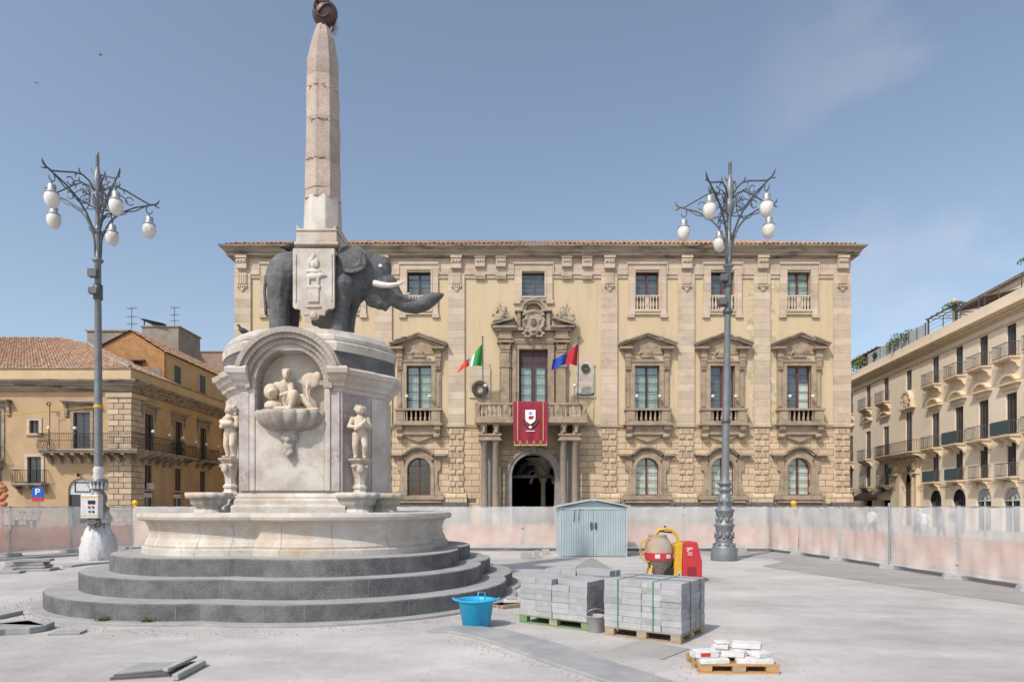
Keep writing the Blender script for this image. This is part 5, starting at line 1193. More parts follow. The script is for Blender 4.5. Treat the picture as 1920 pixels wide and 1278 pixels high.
mb = MB().box(-3.9,4.9,-.4,3.4,2.6,2.68)
for k in range(10): mb.box(-3.9+k*.97,-3.8+k*.97,-.5,3.5,2.69,2.76)
mb.build('canopy', m_canvas, t)
t = tt('pergola', 'open dark pergola frame in the middle of the roof terrace', 'pergola', rx(1745), .9, 16.4)
mb = MB()
for x_ in (-2.2,2.4):
    for y_ in (0,3): MB().box(x_-.06,x_+.06,y_-.06,y_+.06,0,2.8).build('post', m_shut, t)
mb = MB().box(-2.4,2.6,-.1,0,2.8,2.92).box(-2.4,2.6,3,3.1,2.8,2.92)
for k in range(6): mb.box(-2.4+k*.95,-2.32+k*.95,-.2,3.2,2.921,2.98)
mb.build('canopy', m_canvas, t)
t = tt('awning', 'dark brown awning between the pergola frame and the penthouse', 'awning', rx(1795), .9, 16.4)
MB().prism([(-.1,2.2),(4.5,3.0),(4.5,3.1),(-.1,2.3)],'x',-2,2.2).build('canopy', m_canvas, t)
for x_ in (-1.9,2.1): MB().box(x_-.05,x_+.05,-.05,.05,0,2.25).build('post', m_shut, t)
ph = tt('penthouse', 'cream penthouse set back on the right roof terrace', 'penthouse', 38, 6, 16.4)
MB().box(-16,17,0,8,0,4.95).build('wall', m_wall2, ph); MB().box(-16.3,17.3,-.3,8.3,4.95,5.1).build('roof', m_tile, ph)
t = tt('glass_balustrade', 'pale glass balustrade along the far half of the terrace edge', 'balustrade', 0, .1, 17.36)
mb = MB(); x0_, x1_ = rx(1625), rx(1733); n = 8
fg_ = netting('frosted_glass', (.62,.66,.68), .8, 1)
for k in range(n): a_, b_ = x0_+(x1_-x0_)*k/n+.06, x0_+(x1_-x0_)*(k+1)/n-.06; MB().box(a_,b_,0,.03,.05,1.25).build('glass_panel', fg_, t); mb = MB()
for k in range(n+1): a_ = x0_+(x1_-x0_)*k/n; MB().box(a_-.04,a_+.04,-.02,.06,0,1.3).build('post', m_shut, t)
t = tt('terrace_railing', 'thin steel railing along the near half of the terrace edge', 'railing', 0, .1, 17.36); mb = MB(); x0_, x1_ = rx(1737), LEN-.2
mb.box(x0_,x1_,0,.04,1.1,1.15).box(x0_,x1_,0,.02,.75,.77).box(x0_,x1_,0,.02,.4,.42)
for k in range(12): a_ = x0_+(x1_-x0_)*k/11.; mb.box(a_-.03,a_+.03,-.01,.05,0,1.1)
mb.build('rails', m_lampd, t)
for px, lab, rr, mt_ in ((1600,'bushy green plants spilling over the far terrace corner',(1.6,.5,1.5),m_leaf),(1612,'tall yellowish shrub at the far terrace corner',(1.1,.5,1.9),m_dryleaf),(1640,'low green shrub in front of the far pergola',(.9,.4,.8),m_leaf),(1668,'climbing plant with yellow leaves between the pergolas',(1.0,.4,1.3),m_dryleaf),(1682,'green bush at the middle of the terrace edge',(1.4,.5,1.6),m_leaf),(1698,'dark green bush left of the tall pergola',(1.1,.5,1.4),m_leaf)):
    leafy('terrace_plant', lab, rw(rx(px), .5, 17.3 if px < 1620 else 17.6), rr[0], rr[1], rr[2], 420, mt_)
def palm(label, px, h):
    t = thing('palm_plant', label, 'plant', rw(rx(px), 1.0, 16.4)); MB().lathe([(.28,0),(.35,.7),(.3,.7)],0,0,12).build('pot', m_plinth, t); MB().tube([(0,0,.6),(0,0,h)],.07).build('trunk', m_wood, t); mb = MB()
    for k in range(16):
        a = k*2.4; r = .9; pr = None
        for j in range(7):
            u = j/6; c = Vector((r*u*cos(a),r*u*sin(a),h+.7*sin(u*2.4)-.0)); 
            if pr is not None:
                s_ = Vector((-sin(a),cos(a),0))*.16*(1-u*.6)
                for sg in (-1,1): mb._add([tuple(pr),tuple(c),tuple(c+s_*sg+Vector((0,0,-.1)))],[(0,1,2)])
            pr = c
    mb.build('fronds', m_leaf, t)
palm('small palm in a pot right of the tall pergola', 1766, 2.4); palm('potted palm at the near end of the terrace', 1908, 2.6)
t = tt('chimney', 'thin white chimney pipe rising over the penthouse', 'chimney', 23, 5, 16.4); MB().lathe([(.15,0),(.15,5.3),(.26,5.35),(.26,5.6),(.1,5.8)],0,0,12).build('pipe', m_stone, t)
# ------------------------------------------------------------------ street lamps
def lamp(label, loc, rz, tilt, wrapped, scale=1.0):
    t = thing('street_lamp', label, 'street lamp', loc, 0, 'ornate street lamps on the square'); t.rotation_euler = (0, tilt, 0); t.scale = (scale,)*3
    pole = MB()
    pr = [(.42,0),(.43,.04),(.43,.30),(.40,.36),(.41,.42),(.36,.50),(.29,.56),(.27,.62),(.30,.68),(.26,.75),(.27,.95),(.29,1.10),(.33,1.16),(.33,1.22),(.25,1.28),(.24,1.45),(.27,1.6),(.32,1.66),(.31,1.72),(.22,1.78),
          (.20,1.84),(.25,1.95),(.25,2.05),(.20,2.2),(.15,2.28),(.19,2.31),(.22,2.36),(.22,2.42),(.17,2.48),(.19,2.52),(.24,2.56),(.24,2.62),(.15,2.68),(.13,2.76),(.125,3.2),(.115,6.0),(.095,9.8),(.12,9.84),(.17,9.9),(.17,9.94),(.10,9.98),(.09,10.3),(.12,10.6),(.15,10.85),(.09,10.95),(.065,11.1),(.065,11.6),(.14,11.75),(.17,11.9),(.17,12.05),(.11,12.15),(.12,12.25),(.15,12.45),(.12,12.7),(.08,12.85),(.05,12.95),(.045,13.0),(.035,13.4),(.05,13.45),(.01,13.55)]
    pole.lathe(pr, 0, 0, 20)
    for k in range(8):                       # cast relief on the base: leaves, garlands
        a = k*pi/4
        if not wrapped:
            pole.sph((.28*cos(a),.28*sin(a),.88),.07,.07,.10,8).sph((.25*cos(a),.25*sin(a),1.38),.06,.06,.09,8).sph((.25*cos(a),.25*sin(a),2.0),.055,.055,.09,8).sph((.22*cos(a),.22*sin(a),2.6),.05,.05,.05,6)
            pole.sph((.29*cos(a+.39),.29*sin(a+.39),.78),.05,.05,.04,6).sph((.24*cos(a+.39),.24*sin(a+.39),1.55),.05,.05,.06,6).sph((.34*cos(a),.34*sin(a),.55),.06,.06,.04,6)
        pole.tube([(.15*cos(a),.15*sin(a),10.8),(.24*cos(a),.24*sin(a),10.95),(.30*cos(a),.30*sin(a),10.9)],[.03,.025,.008],5)
    for k in range(10): pole.lathe([(.052,13.0+k*.04),(.06,13.01+k*.04),(.052,13.02+k*.04)],0,0,8); 
    for k in range(12): pole.lathe([(.07,11.05+k*.05),(.08,11.065+k*.05),(.07,11.08+k*.05)],0,0,8)
    pole.build('pole', m_lamp, t)
    b = MB()                                  # winged figure near the top
    b.limb([(0,0,12.2),(.03,0,12.45),(0,0,12.75)],[.13,.11,.08]); b.sph((0,0,12.92),.07,.07,.09); b.cap((.03,0,12.72),(.19,.05,12.82),.05,.035); b.cap((.19,.05,12.82),(.24,.05,12.6),.035,.03); b.cap((-.03,0,12.72),(-.17,-.05,12.86),.05,.03); b.cap((-.17,-.05,12.86),(-.20,-.03,13.0),.03,.02)
    b.sph((0,0,12.05),.18,.18,.14); b.blob('finial_figure', m_lamp, t, .028, 1)
    arm = None; AR = .93
    def build_arm():
        mb = MB()
        mb.tube([(.08,0,10.0),(.11,0,10.6),(.2,0,10.95),(.42,0,11.35),(.75,0,11.7),(1.15,0,11.95),(1.62,0,12.14),(1.8,0,12.2)],[.04,.04,.036,.034,.032,.03,.028,.02],6)
        mb.tube([(.1,0,12.15),(.3,0,12.42),(.55,0,12.52),(.85,0,12.46),(1.25,0,12.30),(1.62,0,12.16)],[.028]*6,6)
        mb.tube([(.08,0,11.62),(.6,0,11.66),(1.15,0,11.82),(1.5,0,12.08)],.02,5)
        mb.tube([(1.62,0,12.16),(1.8,0,12.2),(1.9,0,12.3),(1.93,0,12.42)],[.03,.035,.035,.008],6); mb.tube([(1.78,0,12.18),(1.9,0,12.12),(1.98,0,12.14)],[.03,.02,.005],5)
        mb.tube([(.6,0,12.5),(.68,0,12.6),(.66,0,12.72)],[.03,.03,.006],5); mb.tube([(.72,0,12.5),(.82,0,12.4),(.8,0,12.28)],[.025,.02,.005],5)
        for cx, cz, r0 in ((.62,11.92,.34),(.42,12.1,.15),(.98,12.12,.13)):
            mb.tube([(cx+r0*(1-.0*k)*cos(.4+k*.42),0,cz+r0*sin(.4+k*.42)) for k in range(14)],.018,5)
        mb.tube([(.5+(.16-.01*k)*cos(k*.5),0,11.95+(.16-.01*k)*sin(k*.5)) for k in range(14)],.014,5)
        mb.tube([(1.55,0,12.1),(1.50,0,11.98),(1.54,0,11.86),(1.62,0,11.84),(1.70,0,11.90),(1.70,0,12.0)],[.024,.022,.02,.02,.018,.012],6)
        mb.tube([(1.61,0,11.84),(1.61,0,11.74)],.018,6)
        return mb
    for k in range(5):
        a = rz+k*2*pi/5; R = Matrix.Rotation(a, 4, 'Z') @ Matrix.Diagonal((AR,1,1,1))
        mb = build_arm(); mb.v = [tuple(R @ Vector(p)) for p in mb.v]; o = mb.build('arm', m_lampd, t)
        x, y = 1.61*AR*cos(a), 1.61*AR*sin(a)
        MB().lathe([(.02,11.76),(.10,11.73),(.12,11.70),(.12,11.55),(.14,11.53),(.16,11.50),(.195,11.48),(.20,11.455),(.15,11.45)],x,y,16).build('lamp_cap', m_steel, o)
        MB().lathe([(.17,11.46),(.20,11.40),(.212,11.32),(.205,11.23),(.18,11.14),(.135,11.06),(.075,11.01),(.01,10.99)],x,y,20).build('globe', m_globe, o)
    return t
t = lamp('tall grey five armed street lamp with bare ornate base and floodlights, behind the mixer', (7.15,21.6,0), radians(12), radians(.9), False)
mb = MB()
mb.box(-.30,-.07,-.2,.05,9.35,9.6).box(-.34,-.07,-.2,.05,8.55,8.8); MB().box(-.28,-.09,-.215,-.2,9.38,9.57).build('lens', m_greyroom, t); MB().box(-.32,-.1,-.215,-.2,8.58,8.77).build('lens', m_greyroom, t); mb.build('floodlight', m_lampd, t, bevel=.02)
for z_ in (9.2,4.62,8.3): MB().lathe([(.11,z_),(.155,z_+.02),(.155,z_+.15),(.11,z_+.17)],0,0,12).build('clamp', m_lampd, t)
t = lamp('tall grey five armed street lamp wrapped in plastic at its base, left of the fountain', (-14.2,22,0), radians(34), radians(-.2), True, 1.035)
mb = MB(); random.seed(3); R = []
for z, r in ((0,.50),(.15,.53),(.4,.50),(.75,.44),(1.0,.34),(1.08,.28),(1.15,.30),(1.3,.36),(1.45,.33),(1.6,.26),(1.72,.24)):
    R.append([((r+.045*sin(k*2.3+z*7)+random.uniform(-.025,.025))*cos(2*pi*k/40),(r+.045*sin(k*2.3+z*7)+random.uniform(-.025,.025))*sin(2*pi*k/40),z+.02*sin(k*1.3)) for k in range(40)])
mb.rings(R, True, True); mb.build('plastic_wrapping', m_film, t)
mb = MB().box(-.16,.12,-.3,-.1,9.3,9.55).box(-.15,.12,-.28,-.1,8.75,8.95).lathe([(.1,8.6),(.14,8.62),(.14,9.1),(.1,9.12)],0,0,12); mb.build('junction_box', m_lampd, t)
mb = MB().lathe([(.125,5.0),(.14,5.02),(.14,5.1),(.125,5.12)],0,0,14); mb.tube([(-.1,-.1,5.05),(-2,-.8,4.7),(-4.2,-1.6,4.65)],.012,4); mb.build('yellow_tape', m_yellow, t)
mb = MB().lathe([(.13,2.5),(.17,2.7),(.15,2.9),(.17,2.95),(.12,3.1)],0,0,14)
for k in range(12): a = k*.52; mb.tube([(.2*cos(a),.2*sin(a),2.35),(.24*cos(a),.24*sin(a),2.6)],[.05,.005],4)
mb.build('spiky_collar', m_film, t)
bx = thing('electric_cabinet', 'white electric distribution box with red sockets strapped to the left lamp', 'electric box', (-14.15,21.6,1.42))
MB().box(-.30,.30,-.18,.1,0,.80).build('case', m_wcanvas, bx, bevel=.03); MB().box(-.305,.305,-.185,-.1,.70,.73).box(-.305,.305,-.185,-.1,.08,.11).build('yellow_stripe', m_yellow, bx)
MB().box(-.04,.20,-.195,-.179,.48,.60).build('display', m_iron, bx)
mb = MB(); mb.sph((-.0,-.19,.38),.045,.03,.045).sph((.13,-.19,.38),.045,.03,.045); mb.build('red_socket', m_redp, bx); MB().sph((.13,-.19,.23),.045,.03,.045).box(-.02,.05,-.2,-.18,.2,.26).build('blue_socket', m_sblue, bx)
MB().box(-.33,.2,-.14,.1,-.16,-.02).tube([(-.2,-.1,-.1),(.1,-.2,-.2),(.3,-.1,-.1)],.03).build('bracket', m_lampd, bx)
# ------------------------------------------------------------------ site fence
npan = 0
m_neto2 = simple('bright_orange_tape', (.95,.38,.10), .7)
def panel(x0, y0, x1, y1, label, foot=True, post=False):
    global npan; npan += 1
    Lg = math.hypot(x1-x0, y1-y0); rz = atan2(y1-y0, x1-x0)
    t = thing('fence_panel', label, 'fence panel', (x0,y0,0), rz, 'net covered site fence panels')
    mb = MB(); H = 1.80
    for x in (.03, Lg-.03): mb.tube([(x,0,.08),(x,0,H+.04)],.021,6)
    mb.tube([(.03,0,H),(Lg-.03,0,H)],.018,6); mb.tube([(.03,0,.22),(Lg-.03,0,.22)],.016,6)
    for k in range(1,int(Lg/.22)): mb.tube([(k*.22,0,.22),(k*.22,0,H)],.0035,4,False)
    mb.tube([(.03,0,1.0),(Lg-.03,0,1.0)],.004,4,False); mb.build('frame', m_steel, t)
    def sheet(z0, z1, yy, amp, nx=26, nz=8):
        m2 = MB(); rs = []; ph = random.random()*6
        for j in range(nz+1):
            v = j/nz; rs.append([(.0+Lg*i/nx, yy-amp*(.5+.3*sin(i*.9+ph+v*2.2)*sin(i*.37+ph)+.35*random.uniform(-.5,.5)+.3*sin(v*7+i*.5+ph))-(.012 if v<.1 else 0), z0+(z1-z0)*v+(.014*sin(i*1.1+ph)-.02*sin(pi*i/nx))*(v>.9)) for i in range(nx+1)])
        m2.rings(rs, False, True, False); return m2
    sheet(.12, H+.01, -.03, .055).build('white_netting', m_net, t)
    sheet(.17, 1.05, .05, .03).build('orange_netting', m_neto, t); sheet(1.052, 1.085, .035, .02, 26, 1).build('orange_edge', m_neto2, t)
    for x in (.03, Lg-.03):
        for z in (.35,.9,1.45,1.78): MB().tube([(x-.03,-.03,z),(x,-.045,z+.01),(x+.03,-.03,z-.01)],.012,5).build('cable_tie', m_iron, t)
    if foot:
        m2 = MB(); m2.prism([(-.36,0),(.36,0),(.30,.13),(-.30,.13)],'y',-.16,.16); fb = m2.build('_f', m_conc, None, bevel=.015)
        fb.name = 'concrete_foot'; fb.parent = t; fb.location = (.0,0,0); fb.rotation_euler = (0,0,random.uniform(-.1,.1)-rz*.8+ (0.0)); 
    if post: MB().tube([(Lg-.01,-.08,0),(Lg-.01,-.08,H+.12)],.035,8).build('post', m_steel, t)
    return t
def run(pts, names):
    for i in range(len(pts)-1): panel(*pts[i], *pts[i+1], names[i] if i < len(names) else names[-1], True, names[i].startswith('net covered fence panel with the thick'))
bk = [(-16.1+3.31*i, 27.2-.12*i) for i in range(9)]
seg = ['net covered fence panel just right of the left lamp, behind the basin rim','net covered fence panel hidden mostly by the left of the fountain basin','net covered fence panel behind the middle of the fountain basin','net covered fence panel behind the right lobe of the basin','net covered fence panel between the basin and the portal','net covered fence panel under the palace portal beside the shed','net covered fence panel behind the metal shed','net covered fence panel behind the bare based street lamp']
run(bk, seg)
rt = [(10.38,26.24),(10.75,23.9),(10.98,21.4),(11.05,18.6),(11.1,15.9),(11.15,13.6),(11.2,10.9),(11.3,8.0)]
run(rt, ['net covered fence panel at the far right corner of the site','net covered fence panel second from the right corner','net covered fence panel with the thick steel post on the right','net covered fence panel right of the thick steel post','net covered fence panel next to the one with the thick post, toward the viewer','nearest net covered fence panel at the right edge','net covered fence panel nearest the viewer on the right, out at the frame edge'])
lf = [(-16.1,27.2),(-17.5,25.4),(-18.2,23.2),(-18.5,20.6),(-18.8,17.5)]
run(lf[::-1], ['net covered fence panel running out of the left edge','net covered fence panel at the left edge behind the slab stack','net covered fence panel left of the wrapped lamp','net covered fence panel at the back left corner'])
# dark footing strip under the back fence
structure(MB().prism([(-16,26.9),(10.3,26.0),(10.3,26.2),(-16,27.1)],'z',-.05,.10), 'kerb', m_lava)
# ------------------------------------------------------------------ shed
sh = thing('metal_shed', 'pale blue grey corrugated metal tool shed with double doors', 'shed', (2.95,23.2,0)); hw, ze, za = 1.22, 1.80, 2.02
mb = MB(); mb.box(-hw,hw,.02,2.0,0,ze-.02); mb.prism([(-hw,ze-.02),(hw,ze-.02),(0,za)],'y',.03,1.98)
for x in (-hw,hw-.06): mb.box(x,x+.06,-.03,.02,0,ze)
mb.box(-hw+.06,hw-.06,-.03,.02,ze-.09,ze); mb.build('body', m_shed, sh)
mb = MB()
for s in (-1,1): mb.prism([(0,za+.03),(s*(hw+.1),ze+.0),(s*(hw+.1),ze+.05),(0,za+.08)],'y',-.12,2.1)
mb.box(-.12,.12,-.13,-.05,za+.0,za+.09); mb.build('roof', m_shed, sh)
for s in (-1,1):
    mb = MB(); a, b_ = (-hw+.07,-.01) if s < 0 else (.01,hw-.07); n = 13; w_ = (b_-a)/n; pts = []
    for k in range(n): x = a+k*w_; pts += [(x,-.01),(x+w_*.58,-.01),(x+w_*.66,-.04),(x+w_*.92,-.04)]
    pts += [(b_,-.01),(b_,.015),(a,.015)]; mb.prism(pts,'z',.03,ze-.1); d = mb.build('door', m_shed, sh)
    MB().tube([(s*.06,-.07,1.05),(s*.06,-.07,1.2)],.02).box(s*.04,s*.12,-.06,-.04,1.0,1.25).build('handle', m_lampd, d)
mb = MB().tube([(-.75,-.05,1.35),(-.7,-.06,1.28),(-.68,-.06,1.7)],.012,5).tube([(-.55,-.05,1.3),(-.53,-.06,1.72),(-.45,-.05,1.72)],.012,5); mb.build('graffiti_scratch', m_lampd, sh)
# ------------------------------------------------------------------ pallets and paving blocks
def pallet(label, loc, rz, L_=1.15, D_=.92, mat=None, h=.13, rot=None):
    t = thing('wooden_pallet', label, 'pallet', loc, rz, None, rot); mat = mat or m_wood
    for i in range(6): y = -D_/2+i*(D_-.12)/5; MB().box(-L_/2,L_/2,y,y+.12,h-.018,h).build('top_board', mat, t, bevel=.003)
    for i, x in enumerate((-L_/2,-.07,L_/2-.14)):
        for y in (-D_/2,-.05,D_/2-.10): MB().box(x,x+.14,y,y+.10,.02,h-.04).build('block', mat if i != 1 else m_wood, t, bevel=.004)
        MB().box(x,x+.14,-D_/2,D_/2,h-.04+.0005,h-.0185).build('stringer', mat, t); 
    for y in (-D_/2,-.05,D_/2-.10): MB().box(-L_/2,L_/2,y,y+.10,0,.019).build('bottom_board', mat, t)
    return t
def block_bundle(label, loc, rz, nx, ny, nz, bx, by, bz, straps=(), cut=None):
    t = thing('paving_block_stack', label, 'paving blocks', loc, rz, 'stacks of grey paving blocks'); random.seed(int(loc[0]*100)); mb = MB(); W_, D_ = nx*bx, ny*by
    for i in range(nx):
        for j in range(ny):
            for k in range(nz):
                if cut and cut(i,j,k): continue
                dx, dy = random.uniform(-.006,.006), random.uniform(-.006,.006); x, y, z = -W_/2+i*bx+dx, -D_/2+j*by+dy, k*bz
                mb.box(x+.0008,x+bx-.0008,y+.0008,y+by-.0008,z,z+bz-.001)
    mb.build('blocks', m_paver, t, bevel=.003, seg=1)
    H = nz*bz
    for ax, p, m_ in straps:
        s = MB()
        if ax == 'x': x = p*W_/2; s.box(x-.009,x+.009,-D_/2-.009,-D_/2-.005,0,H+.004).box(x-.009,x+.009,D_/2+.005,D_/2+.009,0,H+.004).box(x-.009,x+.009,-D_/2-.005,D_/2+.005,H+.001,H+.004)
        else: y = p*D_/2; s.box(-W_/2-.009,-W_/2-.005,y-.009,y+.009,0,H+.007).box(W_/2+.005,W_/2+.009,y-.009,y+.009,0,H+.007).box(-W_/2-.005,W_/2+.005,y-.009,y+.009,H+.004,H+.007)
        s.build('strap', m_, t)
    return t
def quadcenter(p0, p1, p2):     # front-left, front corner, right-back ground pixels
    a, b_, c = [Vector(G(*p)) for p in (p0,p1,p2)]; d = (b_-a); cen = (a+c)/2; return cen, atan2(d.y, d.x), d.length, (c-b_).length
c_, r_, l1, l2 = quadcenter((1140,1190),(1268,1206),(1314,1186))
pallet('raw wooden pallet under the strapped block stack', (c_.x,c_.y,0), r_, 1.10, .95)
block_bundle('grey paving block stack with green straps on the raw wooden pallet', (c_.x,c_.y,.13), r_, 4, 5, 8, .28, .19, .083, (('x',-.62,m_strap),('x',.30,m_strap),('y',-.3,m_strapk),('y',.55,m_strapk)))
rA = r_-radians(2); ca = Vector(G(1068,1160)); ux = Vector((cos(rA),sin(rA))); uy = Vector((-sin(rA),cos(rA)))
ca = Vector((.93,10.05))
pallet('green painted pallet under the loose grey paving blocks', (ca.x,ca.y,0), rA, 1.25, 1.05, m_green)
p = ca-ux*.32-uy*.18; block_bundle('low grey paving block stack at the left of the green pallet', (p.x,p.y,.13), rA, 2, 4, 7, .29, .17, .083)
p = ca+ux*.29-uy*.20; block_bundle('grey paving block stack at the front corner of the green pallet', (p.x,p.y,.13), rA, 2, 4, 7, .30, .17, .083, cut=lambda i,j,k: k == 6 and i == 0 and j == 0)
p = ca+ux*.30+uy*.33; block_bundle('tallest grey paving block stack at the back of the green pallet', (p.x,p.y,.13), rA, 2, 2, 8, .30, .17, .086)
p = ca-ux*.32+uy*.34; block_bundle('grey paving block stack at the back left of the green pallet', (p.x,p.y,.13), rA, 2, 2, 8, .29, .17, .082)
pt_ = pallet('green grey pallet leaning on edge behind the block stacks', (1.95,13.4,.28), 0, 1.15, .9, M('faded_green_pallet_wood', (.24,.30,.27), (.30,.28,.24), 6, .9, .2, 30)); pt_.rotation_euler = (radians(8), radians(27), radians(-24))
# grey bucket
gb = thing('grey_bucket', 'small grey builder bucket between the two pallets of blocks', 'bucket', (*G(1118,1183),0))
MB().lathe([(.11,0),(.12,.01),(.145,.22),(.155,.225),(.155,.235),(.14,.235),(.112,.02)],0,0,24).build('body', m_conc, gb); MB().tube([(.15*cos(a),.0,.22+.11*sin(a)) for a in [pi*k/8 for k in range(9)]],.006,5).build('handle', m_steel, gb)
# blue tub
bt = thing('blue_tub', 'bright blue plastic builder tub beside the fountain steps', 'tub', (*G(893,1174),0))
mb = MB(); mb.lathe([(.185,0),(.205,.012),(.262,.37),(.268,.375),(.30,.40),(.305,.415),(.285,.42),(.262,.41),(.25,.37),(.20,.05),(.19,.02)],0,0,40); mb.build('body', m_blue, bt)
MB().lathe([(.22,.34),(.01,.37)],0,0,20).build('mortar', m_film, bt)
for s in (-1,1):
    MB().tube([(s*.29,-.07,.40),(s*.34,-.05,.425),(s*.355,0,.43),(s*.34,.05,.425),(s*.29,.07,.40)],.014,6).build('handle', m_blue, bt)
MB().tube([(.03,0,.36),(.03,0,.52),(.13,0,.52),(.13,0,.40)],.011,6).build('float_handle', m_blue, bt)
# pallet with broken white slabs
wp = G(1376,1256); pallet('orange tinted pallet under broken white slabs at the lower right', (wp[0]+.02,wp[1]+.15,0), radians(-2), .86, .60, m_woodo, .10)
random.seed(9); base = .10
lay = [(-.24,-.16,0,.34,.20,.05,4,'long white slab at the front left of the orange pallet'),(.20,-.17,0,.42,.18,.05,-3,'long white slab at the front right of the orange pallet'),(-.28,.06,0,.26,.22,.06,20,'white slab at the left edge of the orange pallet'),(.05,.10,0,.36,.24,.05,-8,'white slab in the middle bottom layer of the orange pallet'),
       (-.31,-.10,.052,.27,.17,.075,9,'thick white block with red mark on the left of the pile'),(.0,-.08,.052,.26,.18,.045,-12,'thin white slab in the middle of the pile'),(.30,-.08,.052,.22,.20,.05,25,'white slab on the right of the pile'),(-.05,.12,.055,.22,.2,.05,14,'white slab behind the middle of the pile'),(.2,.12,.055,.36,.24,.05,6,'broad white slab under the top slab of the pile'),
       (-.08,.06,.108,.18,.16,.05,-20,'small white slab near the top left of the pile'),(.22,.10,.110,.34,.24,.055,-14,'broad white slab topping the right of the pile'),(-.08,.06,.160,.15,.13,.03,5,'small thin white slab at the top of the pile')]
for x, y, z, l_, d_, h_, rz_, lab in lay:
    sl = MB(); pts = [(-l_/2,-d_/2),(l_/2*random.uniform(.8,1),-d_/2*random.uniform(.85,1)),(l_/2,d_/2*random.uniform(.3,.9)),(l_/2*.7,d_/2),(-l_/2*random.uniform(.8,1),d_/2*random.uniform(.8,1))]; sl.prism(pts,'z',0,h_)
    o = sl.build('white_slab', m_white, None, bevel=.008); o.location = (wp[0]+x,wp[1]+.12+y,base+z); o.rotation_euler = (0,0,radians(rz_)); tag(o, lab, 'slab', 'broken white slabs on the orange pallet')
    if 'red mark' in lab: MB().box(-.09,.02,-d_/2-.002,-d_/2+.01,.015,.055).build('red_mark', m_redp, o)
# pallet scraps behind the tub
pb = G(948,1139); pallet('small weathered pallet scrap between the tub and the steps', (pb[0]+.02,pb[1]+.1,0), radians(35), .42, .38, None, .07)
o = MB().prism([(-.12,-.1),(.13,-.09),(.10,.11),(-.11,.1)],'z',0,.05).build('stone_piece', m_white, None, bevel=.01, loc=(pb[0]+.08,pb[1]+.2,.07)); tag(o, 'pale stone piece lying on the small pallet scrap, lower one', 'stone')
o = MB().prism([(-.09,-.08),(.1,-.07),(.09,.08),(-.09,.09)],'z',0,.05).build('stone_piece', m_conc, None, bevel=.01, loc=(pb[0]+.10,pb[1]+.21,.12)); tag(o, 'smaller stone piece topping the small pallet scrap', 'stone')
# loose blocks by the shed
for px, py, w_, h_, lab in ((987,1047,.42,.24,'pink grey concrete block lying left of the shed'),(1006,1045,.18,.26,'small upright concrete block left of the shed'),(1023,1039,.3,.2,'concrete fence foot by the fence left of the shed'),(1392,1036,.3,.22,'pale concrete block to the right of the street lamp base')):
    g = G(px,py); o = MB().prism([(-w_/2,0),(w_/2,0),(w_/2*.92,h_),(-w_/2*.92,h_)],'y',-.12,.12).build('concrete_block', m_conc, None, bevel=.012, loc=(g[0],g[1],0)); tag(o, lab, 'concrete block')
# stone slabs on the left
def slab(px, py, w_, d_, h_, rz_, z, lab, mat=None, grp='stone slabs stacked at the left'):
    g = G(px,py); random.seed(px*7+int(z*99)); pts = [(-w_/2,-d_/2),(w_/2,-d_/2*random.uniform(.7,1)),(w_/2*.93,d_/2),(-w_/2*random.uniform(.85,1),d_/2)]
    o = MB().prism(pts,'z',0,h_).build('stone_slab', mat or m_kerb, None, bevel=.01); o.location = (g[0],g[1],z); o.rotation_euler = (0,0,rz_); tag(o, lab, 'stone slab', grp)
for k, (w_, dx, lab) in enumerate(((1.05,6,'lowest slab of the right stack by the left fence'),(.85,0,'second slab from the bottom of the right stack by the left fence'),(.82,-4,'third slab from the bottom of the right stack by the left fence'),(.9,2,'top slab of the right stack by the left fence'))): slab(62+dx, 1069, w_, .5, .075, .1*k, .085*k, lab)
for k, (w_, lab) in enumerate(((.7,'lowest slab of the left stack by the left fence'),(.55,'middle slab of the left stack by the left fence'),(.6,'top slab of the left stack by the left fence'))): slab(38, 1066, w_, .45, .075, -.1*k, .085*k, lab)
slab(12, 1074, .8, .4, .06, .2, 0, 'single slab lying left of the slab stacks'); slab(128, 1187, .42, .25, .035, .1, 0, 'small stone slab lying by the left end of the steps', grp='loose slabs near the steps')
# curved kerb pieces left
def curved(pxs, w_, h_, lab):
    pts = [Vector(G(*p)) for p in pxs]; L1 = []; L2 = []
    for i, p in enumerate(pts):
        d = (pts[min(i+1,len(pts)-1)]-pts[max(i-1,0)]).normalized(); n_ = Vector((-d.y,d.x))*w_; L1.append(tuple(p)); L2.append(tuple(p+n_))
    o = MB().prism(L1+L2[::-1],'z',0,h_).build('curved_kerbstone', m_kerb, None, bevel=.008); tag(o, lab, 'kerbstone', 'curved kerbstones laid at the left')
curved([(-40,1196),(10,1190),(55,1188),(85,1183),(103,1175)], .75, .09, 'dark curved kerbstone in front of the left end of the steps')
curved([(-60,1168),(0,1161),(44,1151)], .30, .07, 'dark curved kerbstone at the left edge beyond the first one')
curved([(134,1063),(160,1059),(210,1055)], .25, .05, 'thin curved kerbstone on the ground in front of the wrapped lamp')
curved([(-30,1053),(30,1050),(90,1045),(160,1041)], .3, .08, 'long dark kerbstone along the foot of the left fence')
